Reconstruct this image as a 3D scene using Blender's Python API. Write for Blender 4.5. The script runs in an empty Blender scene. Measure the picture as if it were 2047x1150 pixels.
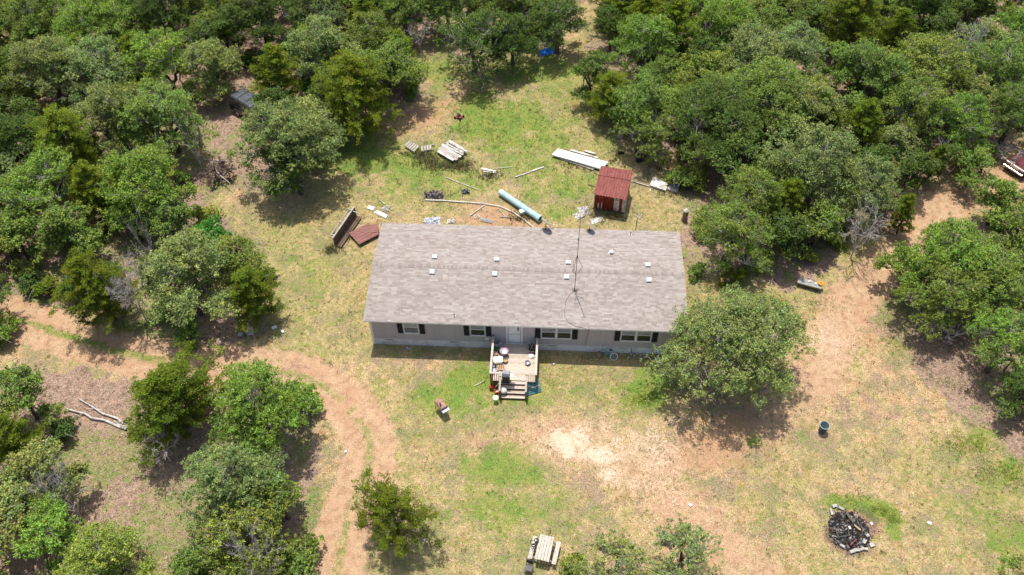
import bpy, math, random
import numpy as np
from mathutils import Vector, Matrix
random.seed(7); np.random.seed(7)
rad = math.radians
S = bpy.context.scene
# ------------------------------------------------------------------ camera
CP = np.array([11.840196, -35.24505, 49.316057]); YAW, PIT, ROLL, F = -0.06482562, 0.88053534, -0.01649051, 1771.84
_f = np.array([math.sin(YAW)*math.cos(PIT), math.cos(YAW)*math.cos(PIT), -math.sin(PIT)])
_r = np.array([math.cos(YAW), -math.sin(YAW), 0.0]); _u = np.cross(_r, _f)
CR = math.cos(ROLL)*_r + math.sin(ROLL)*_u; CU = -math.sin(ROLL)*_r + math.cos(ROLL)*_u
cd = bpy.data.cameras.new('camera'); cam = bpy.data.objects.new('camera', cd); S.collection.objects.link(cam)
cam.matrix_world = Matrix(((CR[0], CU[0], -_f[0], CP[0]), (CR[1], CU[1], -_f[1], CP[1]), (CR[2], CU[2], -_f[2], CP[2]), (0, 0, 0, 1)))
cd.sensor_width = 36; cd.lens = F/2047*36; cd.clip_start = 1; cd.clip_end = 6000
S.camera = cam
# ------------------------------------------------------------------ light
SD = Vector((0.085, -0.285, -1.0)).normalized()          # direction in which sunlight travels
W = bpy.data.worlds.new('World'); S.world = W; W.use_nodes = True
nt = W.node_tree; nt.nodes.clear()
sky = nt.nodes.new('ShaderNodeTexSky'); sky.sky_type = 'NISHITA'; sky.sun_disc = False
sky.sun_elevation = math.asin(-SD.z); sky.sun_rotation = math.atan2(-SD.x, -SD.y)
sky.air_density = 1.0; sky.dust_density = 3.0; sky.ozone_density = .4
bg = nt.nodes.new('ShaderNodeBackground'); bg.inputs[1].default_value = 0.14
wo = nt.nodes.new('ShaderNodeOutputWorld'); nt.links.new(sky.outputs[0], bg.inputs[0]); nt.links.new(bg.outputs[0], wo.inputs[0])
sl = bpy.data.lights.new('sun', 'SUN'); sl.energy = 4.1; sl.angle = rad(0.53); sl.color = (1.0, 0.95, 0.87)
so = bpy.data.objects.new('sun', sl); S.collection.objects.link(so); so.rotation_euler = SD.to_track_quat('-Z', 'Y').to_euler(); so.location = (0, 0, 60)
S.view_settings.view_transform = 'Standard'; S.view_settings.look = 'None'; S.view_settings.gamma = 1; S.view_settings.use_curve_mapping = False
S.view_settings.exposure = 0.30
S.cycles.max_bounces = 6; S.cycles.diffuse_bounces = 3; S.cycles.glossy_bounces = 2; S.cycles.transmission_bounces = 3; S.cycles.transparent_max_bounces = 6

def P(px, py, z=0.0):            # a spot of the survey: sight line meets the level z
    d = _f*F + CR*(px-1023.5) - CU*(py-575); t = (z-CP[2])/d[2]; return Vector(CP + d*t)
def proj(x, y, z=0.0):
    dx, dy, dz = x-CP[0], y-CP[1], z-CP[2]
    w = dx*_f[0]+dy*_f[1]+dz*_f[2]; w = np.where(w < 1, 1e-3, w)
    return 1023.5+F*(dx*CR[0]+dy*CR[1]+dz*CR[2])/w, 575-F*(dx*CU[0]+dy*CU[1]+dz*CU[2])/w, w

# ------------------------------------------------------------------ helpers
C = S.collection
def tag(o, label=None, cat=None, group=None, kind=None):
    if label: o['label'] = label
    if cat: o['category'] = cat
    if group: o['group'] = group
    if kind: o['kind'] = kind
    return o
def thing(name, label, cat, loc=(0, 0, 0), rz=0.0, group=None, rot=None):
    o = bpy.data.objects.new(name, None); C.objects.link(o); o.location = loc; o.rotation_euler = rot or (0, 0, rz)
    o.empty_display_size = .3
    return tag(o, label, cat, group)
def link(name, me, parent=None, mat=None, kind=None, label=None):
    o = bpy.data.objects.new(name, me); C.objects.link(o)
    if parent is not None: o.parent = parent
    if mat is not None and not me.materials: me.materials.append(mat)
    if kind: o['kind'] = kind
    if label: o['label'] = label
    return o
def npmesh(name, v, f, col=None, smooth=False):
    """v Nx3, f MxK (all faces with K corners)"""
    me = bpy.data.meshes.new(name); v = np.asarray(v, np.float32); f = np.asarray(f, np.int32)
    k = f.shape[1]; me.vertices.add(len(v)); me.vertices.foreach_set('co', v.ravel())
    me.loops.add(f.size); me.loops.foreach_set('vertex_index', f.ravel())
    me.polygons.add(len(f)); me.polygons.foreach_set('loop_start', np.arange(0, f.size, k, dtype=np.int32))
    me.polygons.foreach_set('loop_total', np.full(len(f), k, np.int32))
    me.polygons.foreach_set('use_smooth', np.full(len(f), bool(smooth)))
    if col is not None:
        for nm, c in (col.items() if isinstance(col, dict) else (('Col', col),)):
            a = me.color_attributes.new(nm, 'FLOAT_COLOR', 'POINT'); c = np.asarray(c, np.float32)
            if c.shape[1] == 3: c = np.concatenate([c, np.ones((len(c), 1), np.float32)], 1)
            a.data.foreach_set('color', c.ravel())
    me.update(calc_edges=True); return me

class MB:
    def __init__(s): s.v = []; s.f = []; s.c = []; s.cc = (1, 1, 1)
    def add(s, vs, fs):
        n = len(s.v); s.v += [tuple(a) for a in vs]; s.f += [tuple(i+n for i in q) for q in fs]; s.c += [s.cc]*len(vs); return s
    def box(s, c, d, M=None, rz=0.0, taper=1.0):
        x, y, z = d[0]/2, d[1]/2, d[2]/2; t = taper
        vs = [Vector(a) for a in ((-x, -y, -z), (x, -y, -z), (x, y, -z), (-x, y, -z), (-x*t, -y*t, z), (x*t, -y*t, z), (x*t, y*t, z), (-x*t, y*t, z))]
        if M is None: M = Matrix.Rotation(rz, 3, 'Z')
        vs = [M @ a + Vector(c) for a in vs]
        return s.add(vs, [(3, 2, 1, 0), (4, 5, 6, 7), (0, 1, 5, 4), (1, 2, 6, 5), (2, 3, 7, 6), (3, 0, 4, 7)])
    def bar(s, a, b, w, h, up=(0, 0, 1)):
        a = Vector(a); b = Vector(b); d = (b-a); L = d.length; d.normalize(); up = Vector(up)
        if abs(d.dot(up)) > .98: up = Vector((0, 1, 0))
        sd = d.cross(up).normalized(); u = sd.cross(d)
        M = Matrix((d, sd, u)).transposed()
        return s.box((a+b)/2, (L, w, h), M)
    def tube(s, pts, r, n=6, cap=True):
        pts = [Vector(p) for p in pts]; rs = r if isinstance(r, (list, tuple)) else [r]*len(pts); vs = []; fs = []
        ref = Vector((0.13, 0.31, 0.94))
        for i, p in enumerate(pts):
            d = (pts[min(i+1, len(pts)-1)]-pts[max(i-1, 0)]).normalized(); 
            rf = ref if abs(d.dot(ref)) < .95 else Vector((1, 0, 0))
            a = d.cross(rf).normalized(); b = d.cross(a)
            for k in range(n):
                t = 2*math.pi*k/n; vs.append(p + (a*math.cos(t)+b*math.sin(t))*rs[i])
        for i in range(len(pts)-1):
            for k in range(n): fs.append((i*n+k, i*n+(k+1) % n, (i+1)*n+(k+1) % n, (i+1)*n+k))
        if cap: fs.append(tuple(range(n))[::-1]); fs.append(tuple((len(pts)-1)*n+k for k in range(n)))
        return s.add(vs, fs)
    def lathe(s, prof, n=16, c=(0, 0, 0), M=None, cap0=True, cap1=True):
        vs = []; fs = []; M = M or Matrix.Identity(3); c = Vector(c)
        for (r, z) in prof:
            for k in range(n):
                t = 2*math.pi*k/n; vs.append(M @ Vector((r*math.cos(t), r*math.sin(t), z)) + c)
        for i in range(len(prof)-1):
            for k in range(n): fs.append((i*n+k, i*n+(k+1) % n, (i+1)*n+(k+1) % n, (i+1)*n+k))
        if cap0: fs.append(tuple(range(n))[::-1])
        if cap1: fs.append(tuple((len(prof)-1)*n+k for k in range(n)))
        return s.add(vs, fs)
    def prism(s, poly, y0, y1, M=None, c=(0, 0, 0)):      # poly in x,z ; extruded along y
        n = len(poly); vs = [Vector((a, y0, b)) for a, b in poly]+[Vector((a, y1, b)) for a, b in poly]
        if M: vs = [M @ v for v in vs]
        vs = [v+Vector(c) for v in vs]
        return s.add(vs, [tuple(range(n)), tuple(range(2*n-1, n-1, -1))]+[(i, i+n, (i+1) % n+n, (i+1) % n) for i in range(n)])
    def build(s, name, mat, parent=None, smooth=False, bevel=0, kind=None, label=None):
        me = bpy.data.meshes.new(name); me.from_pydata(s.v, [], s.f)
        a = me.color_attributes.new('Col', 'FLOAT_COLOR', 'POINT'); a.data.foreach_set('color', np.array([(*c, 1) for c in s.c], np.float32).ravel())
        if smooth: me.polygons.foreach_set('use_smooth', np.ones(len(me.polygons), bool))
        me.materials.append(mat); o = link(name, me, parent, kind=kind, label=label)
        if bevel:
            m = o.modifiers.new('b', 'BEVEL'); m.width = bevel; m.segments = 2; m.limit_method = 'ANGLE'
        return o
def copy_tree(o, parent=None):
    c = o.copy(); C.objects.link(c); c.parent = parent
    for ch in list(o.children): copy_tree(ch, c)
    return c

# ------------------------------------------------------------------ materials
class NG:
    def __init__(s, name):
        s.m = bpy.data.materials.new(name); s.m.use_nodes = True; s.t = s.m.node_tree; s.t.nodes.clear(); s.out = s.n('ShaderNodeOutputMaterial')
        s.tc = s.n('ShaderNodeTexCoord').outputs['Object']
    def n(s, typ, **kw):
        x = s.t.nodes.new(typ)
        for k, v in kw.items(): setattr(x, k, v)
        return x
    def l(s, a, b): s.t.links.new(a, b)
    def val(s, inp, v):
        if hasattr(v, 'is_output') or isinstance(v, bpy.types.NodeSocket): s.l(v, inp)
        elif isinstance(v, tuple) and len(v) == 3 and inp.type == 'RGBA': inp.default_value = (*v, 1)
        else: inp.default_value = v
    def math(s, op, a, b=0.0, clamp=False):
        x = s.n('ShaderNodeMath', operation=op, use_clamp=clamp); s.val(x.inputs[0], a); s.val(x.inputs[1], b); return x.outputs[0]
    def mix(s, f, a, b, mode='MIX'):
        x = s.n('ShaderNodeMix', data_type='RGBA', blend_type=mode); s.val(x.inputs[0], f); s.val(x.inputs[6], a); s.val(x.inputs[7], b); return x.outputs[2]
    def noise(s, scale, detail=3, rough=.6, vec=None, dim=None):
        x = s.n('ShaderNodeTexNoise'); x.inputs['Scale'].default_value = scale; x.inputs['Detail'].default_value = detail; x.inputs['Roughness'].default_value = rough
        s.l(vec or s.tc, x.inputs['Vector']); return x.outputs['Fac']
    def vor(s, scale, out='Color', vec=None, rnd=1.0):
        x = s.n('ShaderNodeTexVoronoi'); x.inputs['Scale'].default_value = scale; x.inputs['Randomness'].default_value = rnd; s.l(vec or s.tc, x.inputs['Vector']); return x.outputs[out]
    def mapv(s, sc=(1, 1, 1), rot=(0, 0, 0), loc=(0, 0, 0)):
        x = s.n('ShaderNodeMapping'); x.inputs['Scale'].default_value = sc; x.inputs['Rotation'].default_value = rot; x.inputs['Location'].default_value = loc; s.l(s.tc, x.inputs['Vector']); return x.outputs[0]
    def ss(s, v, a, b):
        x = s.n('ShaderNodeMapRange', interpolation_type='SMOOTHSTEP'); s.val(x.inputs[0], v); x.inputs[1].default_value = a; x.inputs[2].default_value = b; return x.outputs[0]
    def ramp(s, f, stops, const=False):
        x = s.n('ShaderNodeValToRGB'); s.l(f, x.inputs[0]); e = x.color_ramp.elements
        if const: x.color_ramp.interpolation = 'CONSTANT'
        while len(e) < len(stops): e.new(.5)
        for i, (p, c) in enumerate(stops): e[i].position = p; e[i].color = (*c, 1)
        return x.outputs[0]
    def attr(s, nm):
        x = s.n('ShaderNodeAttribute', attribute_name=nm); return x
    def fin(s, col, rough=.8, metal=0.0, bump=None, bs=.3, bd=.02, spec=.3, tr=0.0):
        b = s.n('ShaderNodeBsdfPrincipled'); s.val(b.inputs['Base Color'], col); s.val(b.inputs['Roughness'], rough); s.val(b.inputs['Metallic'], metal); b.inputs['Specular IOR Level'].default_value = spec
        if bump is not None:
            x = s.n('ShaderNodeBump'); x.inputs['Strength'].default_value = bs; x.inputs['Distance'].default_value = bd; s.l(bump, x.inputs['Height']); s.l(x.outputs[0], b.inputs['Normal'])
        if tr:
            t = s.n('ShaderNodeBsdfTranslucent'); s.val(t.inputs[0], col); m = s.n('ShaderNodeMixShader'); m.inputs[0].default_value = tr; s.l(b.outputs[0], m.inputs[1]); s.l(t.outputs[0], m.inputs[2]); s.l(m.outputs[0], s.out.inputs[0])
        else: s.l(b.outputs[0], s.out.inputs[0])
        return s.m
_M = {}
def mat(name, c, c2=None, scale=4, rough=.7, metal=0.0, stretch=None, bump=.2, spec=.3, lo=.4, hi=.62, c3=None, sc3=1.5, vcol=False):
    if name in _M: return _M[name]
    g = NG(name); v = g.mapv(stretch) if stretch else None
    n = g.noise(scale, 5, .65, v); col = g.mix(g.ss(n, lo, hi), tuple(c), tuple(c2 or tuple(x*.8 for x in c)))
    if c3: col = g.mix(g.ss(g.noise(sc3, 4, .7), .55, .66), col, tuple(c3))
    if vcol: col = g.mix(1.0, col, g.attr('Col').outputs['Color'], 'MULTIPLY')
    _M[name] = g.fin(col, rough, metal, n, bump, .01, spec); return _M[name]
weather = mat('weathered_wood', (.50, .46, .41), (.27, .24, .21), 5, .9, stretch=(1, 8, 8), bump=.4, c3=(.20, .17, .14))
deckm = mat('deck_wood', (.58, .50, .42), (.40, .33, .27), 4, .85, stretch=(1, 9, 9), bump=.3, vcol=True)
darkwood = mat('brown_wood', (.16, .10, .07), (.09, .06, .045), 5, .85, stretch=(6, 6, 1))
white = mat('white_paint', (.78, .78, .77), (.68, .67, .65), 3, .5)
offwhite = mat('dirty_white', (.68, .66, .62), (.45, .42, .37), 3, .7, c3=(.30, .26, .22), sc3=2)
siding = mat('grey_siding', (.43, .395, .40), (.39, .36, .365), 2, .6, bump=.05)
skirt = mat('skirting_vinyl', (.70, .71, .72), (.58, .58, .57), 1.5, .6, c3=(.42, .40, .36), sc3=2.3)
black = mat('black_paint', (.015, .015, .017), (.03, .03, .032), 5, .45)
blackp = mat('black_plastic', (.03, .03, .034), (.05, .05, .055), 4, .5)
grey = mat('grey_plastic', (.25, .26, .28), (.17, .18, .19), 4, .5)
lgrey = mat('light_grey', (.45, .46, .48), (.36, .37, .39), 4, .55)
steel = mat('galvanised_steel', (.42, .43, .44), (.3, .3, .31), 6, .4, .7)
rust = mat('rusty_metal', (.235, .07, .055), (.16, .045, .038), 2.5, .7, .1, stretch=(3, .5, 1), c3=(.24, .10, .08), sc3=1.2)
rust2 = mat('red_rust', (.25, .03, .012), (.11, .012, .01), 3, .75, 0, stretch=(4, 4, .8), c3=(.33, .07, .015), sc3=2)
pinkrust = mat('faded_red_sheet', (.25, .115, .095), (.18, .075, .06), 2.5, .7, 0, stretch=(.6, 6, 1), c3=(.2, .09, .08))
tealpipe = mat('teal_plastic', (.40, .58, .60), (.30, .50, .53), 2, .6, c3=(.46, .56, .53))
tealpaint = mat('teal_paint', (.05, .25, .26), (.10, .18, .18), 5, .7, stretch=(1, 6, 6), c3=(.3, .22, .2), sc3=4)
red = mat('red_plastic', (.5, .03, .02), (.38, .03, .02), 4, .45)
orange = mat('orange_plastic', (.75, .33, .05), (.6, .25, .04), 6, .5)
blue = mat('blue_tarp', (.03, .2, .65), (.05, .3, .8), 5, .5)
green = mat('green_mat', (.03, .13, .04), (.04, .2, .05), 8, .9)
purple = mat('lilac_fabric', (.42, .32, .40), (.3, .2, .28), 6, .9)
tan = mat('tan_wicker', (.45, .32, .2), (.3, .2, .12), 12, .8)
tyre = mat('tyre_rubber', (.02, .02, .021), (.035, .034, .033), 10, .85)
darkmetal = mat('dark_metal', (.05, .048, .045), (.09, .075, .065), 6, .5, .4)
conc = mat('broken_concrete', (.48, .46, .43), (.30, .28, .26), 5, .9)
pvc = mat('pale_pipe', (.66, .62, .54), (.5, .45, .38), 3, .6)
bluecan = mat('blue_grey_bin', (.045, .075, .082), (.065, .095, .10), 3, .55)
binrim = mat('pale_bin_rim', (.34, .42, .44), (.28, .35, .37), 5, .5)
bark = mat('bark', (.13, .11, .095), (.065, .055, .048), 9, .95, stretch=(1, 1, .3), bump=.8)
twigm = mat('grey_twig', (.42, .39, .35), (.22, .20, .175), 6, .9)
deadm = mat('dead_wood', (.56, .52, .49), (.34, .31, .29), 5, .9)
brushm = mat('brown_brush', (.26, .19, .15), (.15, .11, .09), 5, .9)
ashm = mat('ash', (.08, .075, .075), (.22, .2, .2), 6, .95)
char = mat('charred_debris_mix', (1, 1, 1), (.6, .6, .6), 12, .9, vcol=True)
carblack = mat('black_car_paint', (.012, .013, .016), (.02, .021, .025), 3, .18, spec=.6)
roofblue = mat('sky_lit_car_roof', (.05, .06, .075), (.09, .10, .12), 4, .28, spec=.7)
carred = mat('faded_maroon_car_paint', (.085, .012, .018), (.13, .03, .038), 3, .3, spec=.6)
chrome = mat('chrome', (.75, .75, .76), (.6, .6, .6), 5, .2, .9)
def glassmat(name, c, a=.25):
    g = NG(name); t = g.n('ShaderNodeBsdfTransparent'); b = g.n('ShaderNodeBsdfPrincipled'); b.inputs['Base Color'].default_value = (*c, 1); b.inputs['Roughness'].default_value = .06; b.inputs['Specular IOR Level'].default_value = .8
    m = g.n('ShaderNodeMixShader'); m.inputs[0].default_value = a; g.l(t.outputs[0], m.inputs[1]); g.l(b.outputs[0], m.inputs[2]); g.l(m.outputs[0], g.out.inputs[0]); return g.m
glass = glassmat('window_glass', (.03, .04, .06), .10)
carglass = mat('car_glass', (.02, .03, .04), (.03, .04, .05), 2, .06, spec=.9)
def leafmat(name, tr=.33):
    g = NG(name); a = g.attr('Col').outputs['Color']; oi = g.n('ShaderNodeObjectInfo')
    c = g.mix(1.0, a, oi.outputs['Color'], 'MULTIPLY')
    return g.fin(c, .6, 0, None, spec=.12, tr=tr)
leafm = leafmat('foliage'); grassm = leafmat('grass_blades', .2)
g = NG('leaf_litter'); litm = g.fin(g.attr('Col').outputs['Color'], .9, spec=.1)
g = NG('roof_shingles'); n = g.noise(30, 4, .7)
shingm = g.fin(g.mix(1.0, g.attr('Col').outputs['Color'], g.ramp(n, [(.3, (.82,)*3), (.7, (1.12,)*3)]), 'MULTIPLY'), .95, spec=.15, bump=n, bs=.4, bd=.006)

# ------------------------------------------------------------------ ground cover map
def sp(pts):           # smooth polyline in survey pixels -> dense world points
    w = [np.array(P(a, b)[:2]) for a, b in pts]; out = []
    w = [2*w[0]-w[1]]+w+[2*w[-1]-w[-2]]
    for i in range(1, len(w)-2):
        for t in np.linspace(0, 1, 10, endpoint=False):
            p0, p1, p2, p3 = w[i-1:i+3]; out.append(.5*((2*p1)+(-p0+p2)*t+(2*p0-5*p1+4*p2-p3)*t*t+(-p0+3*p1-3*p2+p3)*t**3))
    return np.array(out+[w[-2]])
def dist(x, y, pl):
    d = np.full(x.shape, 1e9); sg = np.zeros(x.shape)
    for a, b in zip(pl[:-1], pl[1:]):
        ab = b-a; L = (ab**2).sum()+1e-9; t = np.clip(((x-a[0])*ab[0]+(y-a[1])*ab[1])/L, 0, 1)
        qx = x-(a[0]+t*ab[0]); qy = y-(a[1]+t*ab[1]); q = np.hypot(qx, qy); m = q < d; d = np.where(m, q, d); sg = np.where(m, np.sign(ab[0]*qy-ab[1]*qx), sg)
    return d, sg
def sst(v, a, b): t = np.clip((v-a)/(b-a), 0, 1); return t*t*(3-2*t)
def inpoly(px, py, poly):
    r = np.zeros(px.shape, bool); n = len(poly)
    for i in range(n):
        x1, y1 = poly[i]; x2, y2 = poly[(i+1) % n]
        c = ((y1 > py) != (y2 > py)) & (px < (x2-x1)*(py-y1)/((y2-y1) or 1e-9)+x1); r ^= c
    return r
_rng = np.random.RandomState(3); _vn = _rng.rand(256, 256)
def vnoise(x, y, s):
    x = x*s+100.3; y = y*s+57.7; xi = np.floor(x).astype(int); yi = np.floor(y).astype(int); fx = x-xi; fy = y-yi; fx = fx*fx*(3-2*fx); fy = fy*fy*(3-2*fy)
    g = lambda i, j: _vn[(xi+i) % 256, (yi+j) % 256]
    return (g(0, 0)*(1-fx)+g(1, 0)*fx)*(1-fy)+(g(0, 1)*(1-fx)+g(1, 1)*fx)*fy
ROAD_L = sp([(-160, 560), (0, 628), (90, 655), (180, 685), (280, 712), (400, 730), (500, 735), (590, 748), (665, 785), (715, 835), (738, 890), (730, 950), (705, 1010), (685, 1080), (672, 1150), (662, 1300)])
ROAD_R = sp([(2250, 300), (2060, 345), (1980, 372), (1900, 405), (1845, 450), (1800, 510), (1735, 570), (1685, 620), (1655, 690), (1640, 750)])
ROAD_F = sp([(1640, 750), (1610, 800), (1545, 850)])
ROAD_S = sp([(1090, 870), (1180, 895), (1280, 930), (1350, 1000), (1430, 1070), (1500, 1150), (1560, 1260)])
CLEAR = [(400, 420), (480, 370), (560, 380), (660, 345), (760, 250), (850, 190), (840, 100), (890, 110), (950, 165), (1090, 110), (1170, 0), (1230, 0), (1170, 120), (1250, 270), (1360, 330), (1375, 450), (1400, 560), (1560, 560), (1650, 560), (1850, 370), (2047, 310), (2200, 300), (2200, 400), (1900, 440), (1760, 560), (1740, 650), (1860, 760), (1930, 850), (2100, 960), (2200, 1300), (640, 1300), (650, 900), (560, 770), (0, 740), (-100, 580), (200, 630), (400, 690), (540, 680), (545, 560), (480, 450)]
# (cx, cy, rx, ry, strength) : green grass
GREEN = [(560, 560, 110, 130, .36), (830, 850, 130, 90, .34), (1020, 1060, 190, 110, .34), (1150, 770, 150, 60, .36), (950, 820, 90, 50, .4), (1080, 240, 190, 110, .42), (850, 330, 220, 90, .42), (1900, 1050, 170, 110, .28), (1560, 930, 120, 110, .22), (560, 470, 120, 60, .3), (950, 760, 75, 48, 1.0), (890, 800, 70, 40, .75), (830, 760, 60, 30, .3), (1075, 800, 55, 35, .6), (1180, 790, 90, 40, .4), (1285, 790, 60, 42, 1.0), (1310, 760, 40, 40, .8), (1020, 940, 80, 60, .8), (1000, 1010, 110, 60, .65), (1090, 990, 90, 50, .4), (880, 970, 60, 40, .3),
 (620, 560, 70, 90, .45), (560, 480, 70, 60, .4), (680, 600, 60, 60, .3), (600, 700, 60, 40, .4), (760, 790, 20, 60, .4), (720, 690, 60, 30, .3), (710, 560, 40, 80, .3),
 (1000, 250, 120, 60, .9), (960, 215, 50, 35, .9), (1090, 270, 110, 60, .6), (730, 320, 80, 45, .9), (830, 330, 90, 45, .75), (900, 370, 130, 45, .55), (1060, 330, 130, 50, .55), (1120, 370, 90, 50, .65), (1130, 420, 60, 25, .6), (1040, 140, 120, 35, .7), (1120, 180, 80, 40, .5), (880, 130, 40, 60, .6), (1200, 300, 80, 50, .4), (800, 390, 100, 40, .4), (1190, 60, 50, 40, .3),
 (1700, 1005, 60, 14, .8), (1760, 1018, 40, 20, 1.0), (1790, 1048, 22, 34, 1.0), (1960, 1010, 90, 60, .45), (2000, 1080, 80, 50, .6), (1900, 1000, 50, 30, .4), (1600, 850, 30, 40, .45), (1590, 800, 30, 40, .4), (1480, 1000, 60, 30, .3), (1860, 920, 60, 30, .3), (1700, 920, 100, 50, .25), (1960, 880, 25, 25, .6), (2020, 940, 30, 30, .6),
 (260, 650, 60, 14, .5), (320, 680, 60, 20, .6), (430, 430, 60, 20, .3), (300, 860, 60, 50, .35), (600, 900, 25, 60, .5), (630, 1010, 30, 60, .5), (860, 1060, 80, 60, .25), (950, 1090, 100, 60, .3), (1200, 1030, 90, 40, .25), (1390, 970, 30, 20, .3), (1510, 880, 20, 14, .7), (780, 300, 60, 40, .5), (1640, 620, 60, 30, .3), (1800, 640, 40, 60, .4), (1950, 330, 60, 30, .4), (600, 640, 30, 50, .4), (1000, 700, 60, 14, .4), (1260, 715, 100, 12, .3), (840, 705, 120, 12, .35)]
SAND = [(1250, 900, 150, 60, .5), (1250, 960, 50, 30, .5), (1350, 990, 40, 26, .35), (1140, 890, 60, 34, 1.0), (1200, 905, 70, 34, .9), (1215, 945, 45, 22, .7), (1330, 850, 45, 30, .5), (1270, 880, 70, 40, .6), (1090, 845, 30, 12, .4), (1480, 890, 50, 14, .3), (1655, 690, 55, 60, .5), (1320, 960, 70, 40, .4)]
REDD = [(860, 235, 70, 26, .9), (800, 262, 60, 24, .8), (905, 213, 42, 18, 1.0), (640, 430, 60, 30, .5), (670, 560, 26, 60, .45), (720, 600, 20, 50, .6), (1180, 760, 60, 24, .5), (1120, 800, 50, 24, .4), (860, 890, 70, 40, .5), (1560, 960, 90, 60, .35), (1750, 800, 110, 50, .3), (1500, 1010, 70, 60, .4), (190, 712, 50, 14, .9), (300, 722, 60, 14, .9), (610, 738, 34, 14, .9), (690, 800, 22, 30, .8), (700, 850, 16, 24, .6), (60, 640, 60, 20, .7), (1420, 900, 100, 60, .8), (1000, 440, 90, 26, .8), (960, 420, 60, 30, .6), (910, 215, 40, 16, .9), (830, 250, 60, 30, .5), (1110, 200, 60, 16, .7), (1135, 212, 22, 14, .6), (1000, 860, 50, 14, .4), (960, 880, 50, 30, .5), (1420, 1090, 80, 50, .6), (1470, 860, 90, 50, .8), (1760, 640, 50, 60, .6), (1730, 1040, 50, 36, .9), (1310, 440, 70, 60, .35), (700, 640, 60, 60, .2), (480, 740, 60, 20, .3), (2000, 355, 30, 14, .9), (966, 720, 14, 30, .7), (1040, 855, 30, 10, .5), (1560, 690, 60, 60, .3)]
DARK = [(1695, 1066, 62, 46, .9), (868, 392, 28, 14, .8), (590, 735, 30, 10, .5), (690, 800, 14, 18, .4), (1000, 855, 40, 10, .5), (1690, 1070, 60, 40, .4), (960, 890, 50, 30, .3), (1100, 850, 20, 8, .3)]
def blobs(px, py, L, wob):
    v = np.zeros(px.shape)
    for cx, cy, rx, ry, s in L:
        d = np.hypot((px-cx)/rx, (py-cy)/ry)/1.25; v = np.maximum(v, s*(1-sst(d+wob, .25, 1.25)))
    return v
def cover(x, y):
    px, py, w = proj(x, y, 0.0)
    n1 = vnoise(x, y, .5)-.5; n2 = vnoise(x, y, 1.7)-.5; n3 = vnoise(y, x, 4.1)-.5
    wob = n1*.5+n2*.5+n3*.3
    jx = px+n1*70+n2*30+n3*12; jy = py+(vnoise(y, x, .6)-.5)*50+(vnoise(x, y, 2.3)-.5)*24
    wood = 1-inpoly(jx, jy, CLEAR).astype(float)
    dl, sg = dist(x, y, ROAD_L); dr, _ = dist(x, y, ROAD_R); df, _ = dist(x, y, ROAD_F); ds, _ = dist(x, y, ROAD_S)
    wb = n2*.7+n3*.5+n1*.5
    road = 1-sst(dl+n2*.35+n3*.25, 1.50, 1.86); mid = (1-sst(np.abs(dl+n3*.2), .15, .46))*(n1+n2*.6 > -.32)*.9
    mid *= (px < 420)*1.0 + (px >= 420)*.65
    road = np.clip(road-mid, 0, 1)
    road = np.maximum(road, 1-sst(dr+wb, 1.0, 2.3)); road = np.maximum(road, .6*(1-sst(df+wb, .6, 2.4))); rs = 1-sst(ds+wb*1.5, .8, 3.4)
    sand = blobs(px, py, SAND, wob); sand = np.maximum(sand, .12*rs); road = np.maximum(road, .64*rs); road = np.maximum(road, np.minimum(1, sand*1.0))
    redd = blobs(px, py, REDD, wob); green = blobs(px, py, GREEN, wob)
    green = np.maximum(green, .30*(1-wood)*sst(vnoise(x, y, .22)+n2*.4, .35, .7)); green = np.maximum(green, wood*.42*sst(vnoise(x, y, .3)+n2*.5, .45, .75))
    green *= 1-.85*road; green = np.maximum(green, mid*.6)
    dark = blobs(px, py, DARK, wob); back = (py < 500)*1.0*(1-wood)
    return dict(road=road, green=green, sand=sand, wood=wood*(1-road), redd=redd*(1-.5*green), dark=dark, back=back, px=px, py=py)
HOUSE = (-.1, 20.8, -.05, 8.4)
def ax(lo, hi, step, far):
    a = np.arange(lo, hi+step/2, step); o = np.array([3, 8, 20, 50, 120, 300, 800, far]); return np.concatenate([lo-o[::-1], a, hi+o])
gx = ax(-52, 66, .25, 2500); gy = ax(-24, 52, .25, 2500)
X, Y = np.meshgrid(gx, gy); X = X.ravel(); Y = Y.ravel(); cv = cover(X, Y)
far = (X < -52.1) | (X > 66.1) | (Y < -24.1) | (Y > 52.1)
for k in ('road', 'green', 'sand', 'redd', 'dark'): cv[k] = np.where(far, 0, cv[k])
cv['wood'] = np.where(far, 1, cv['wood'])
Z = (vnoise(X, Y, 1.3)-.5)*.03*(1-far)-.06*cv['road']*(1-far)*(1-cv['sand'])-.02
def cgrid(x, y):
    n = len(x); xj = x+np.random.uniform(-.12, .12, n); yj = y+np.random.uniform(-.12, .12, n)
    i = np.clip(np.round((xj+52)/.25).astype(int), 0, len(gx)-17)+8; j = np.clip(np.round((yj+24)/.25).astype(int), 0, len(gy)-17)+8; k = j*len(gx)+i
    o = {q: cv[q][k] for q in ('road', 'green', 'sand', 'wood', 'redd', 'dark', 'back')}; o['px'], o['py'], _ = proj(x, y, 0.0); return o
gm = npmesh('ground', np.stack([X, Y, Z], 1), (lambda nx, ny: np.stack([(np.arange(ny-1)[:, None]*nx+np.arange(nx-1)).ravel()+o for o in (0, 1, nx+1, nx)], 1))(len(gx), len(gy)),
  {'A': np.stack([cv['road'], cv['green'], cv['sand'], cv['wood']], 1), 'B': np.stack([cv['redd'], cv['dark'], cv['back'], cv['back']], 1)}, True)
g = NG('ground_cover')
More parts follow.
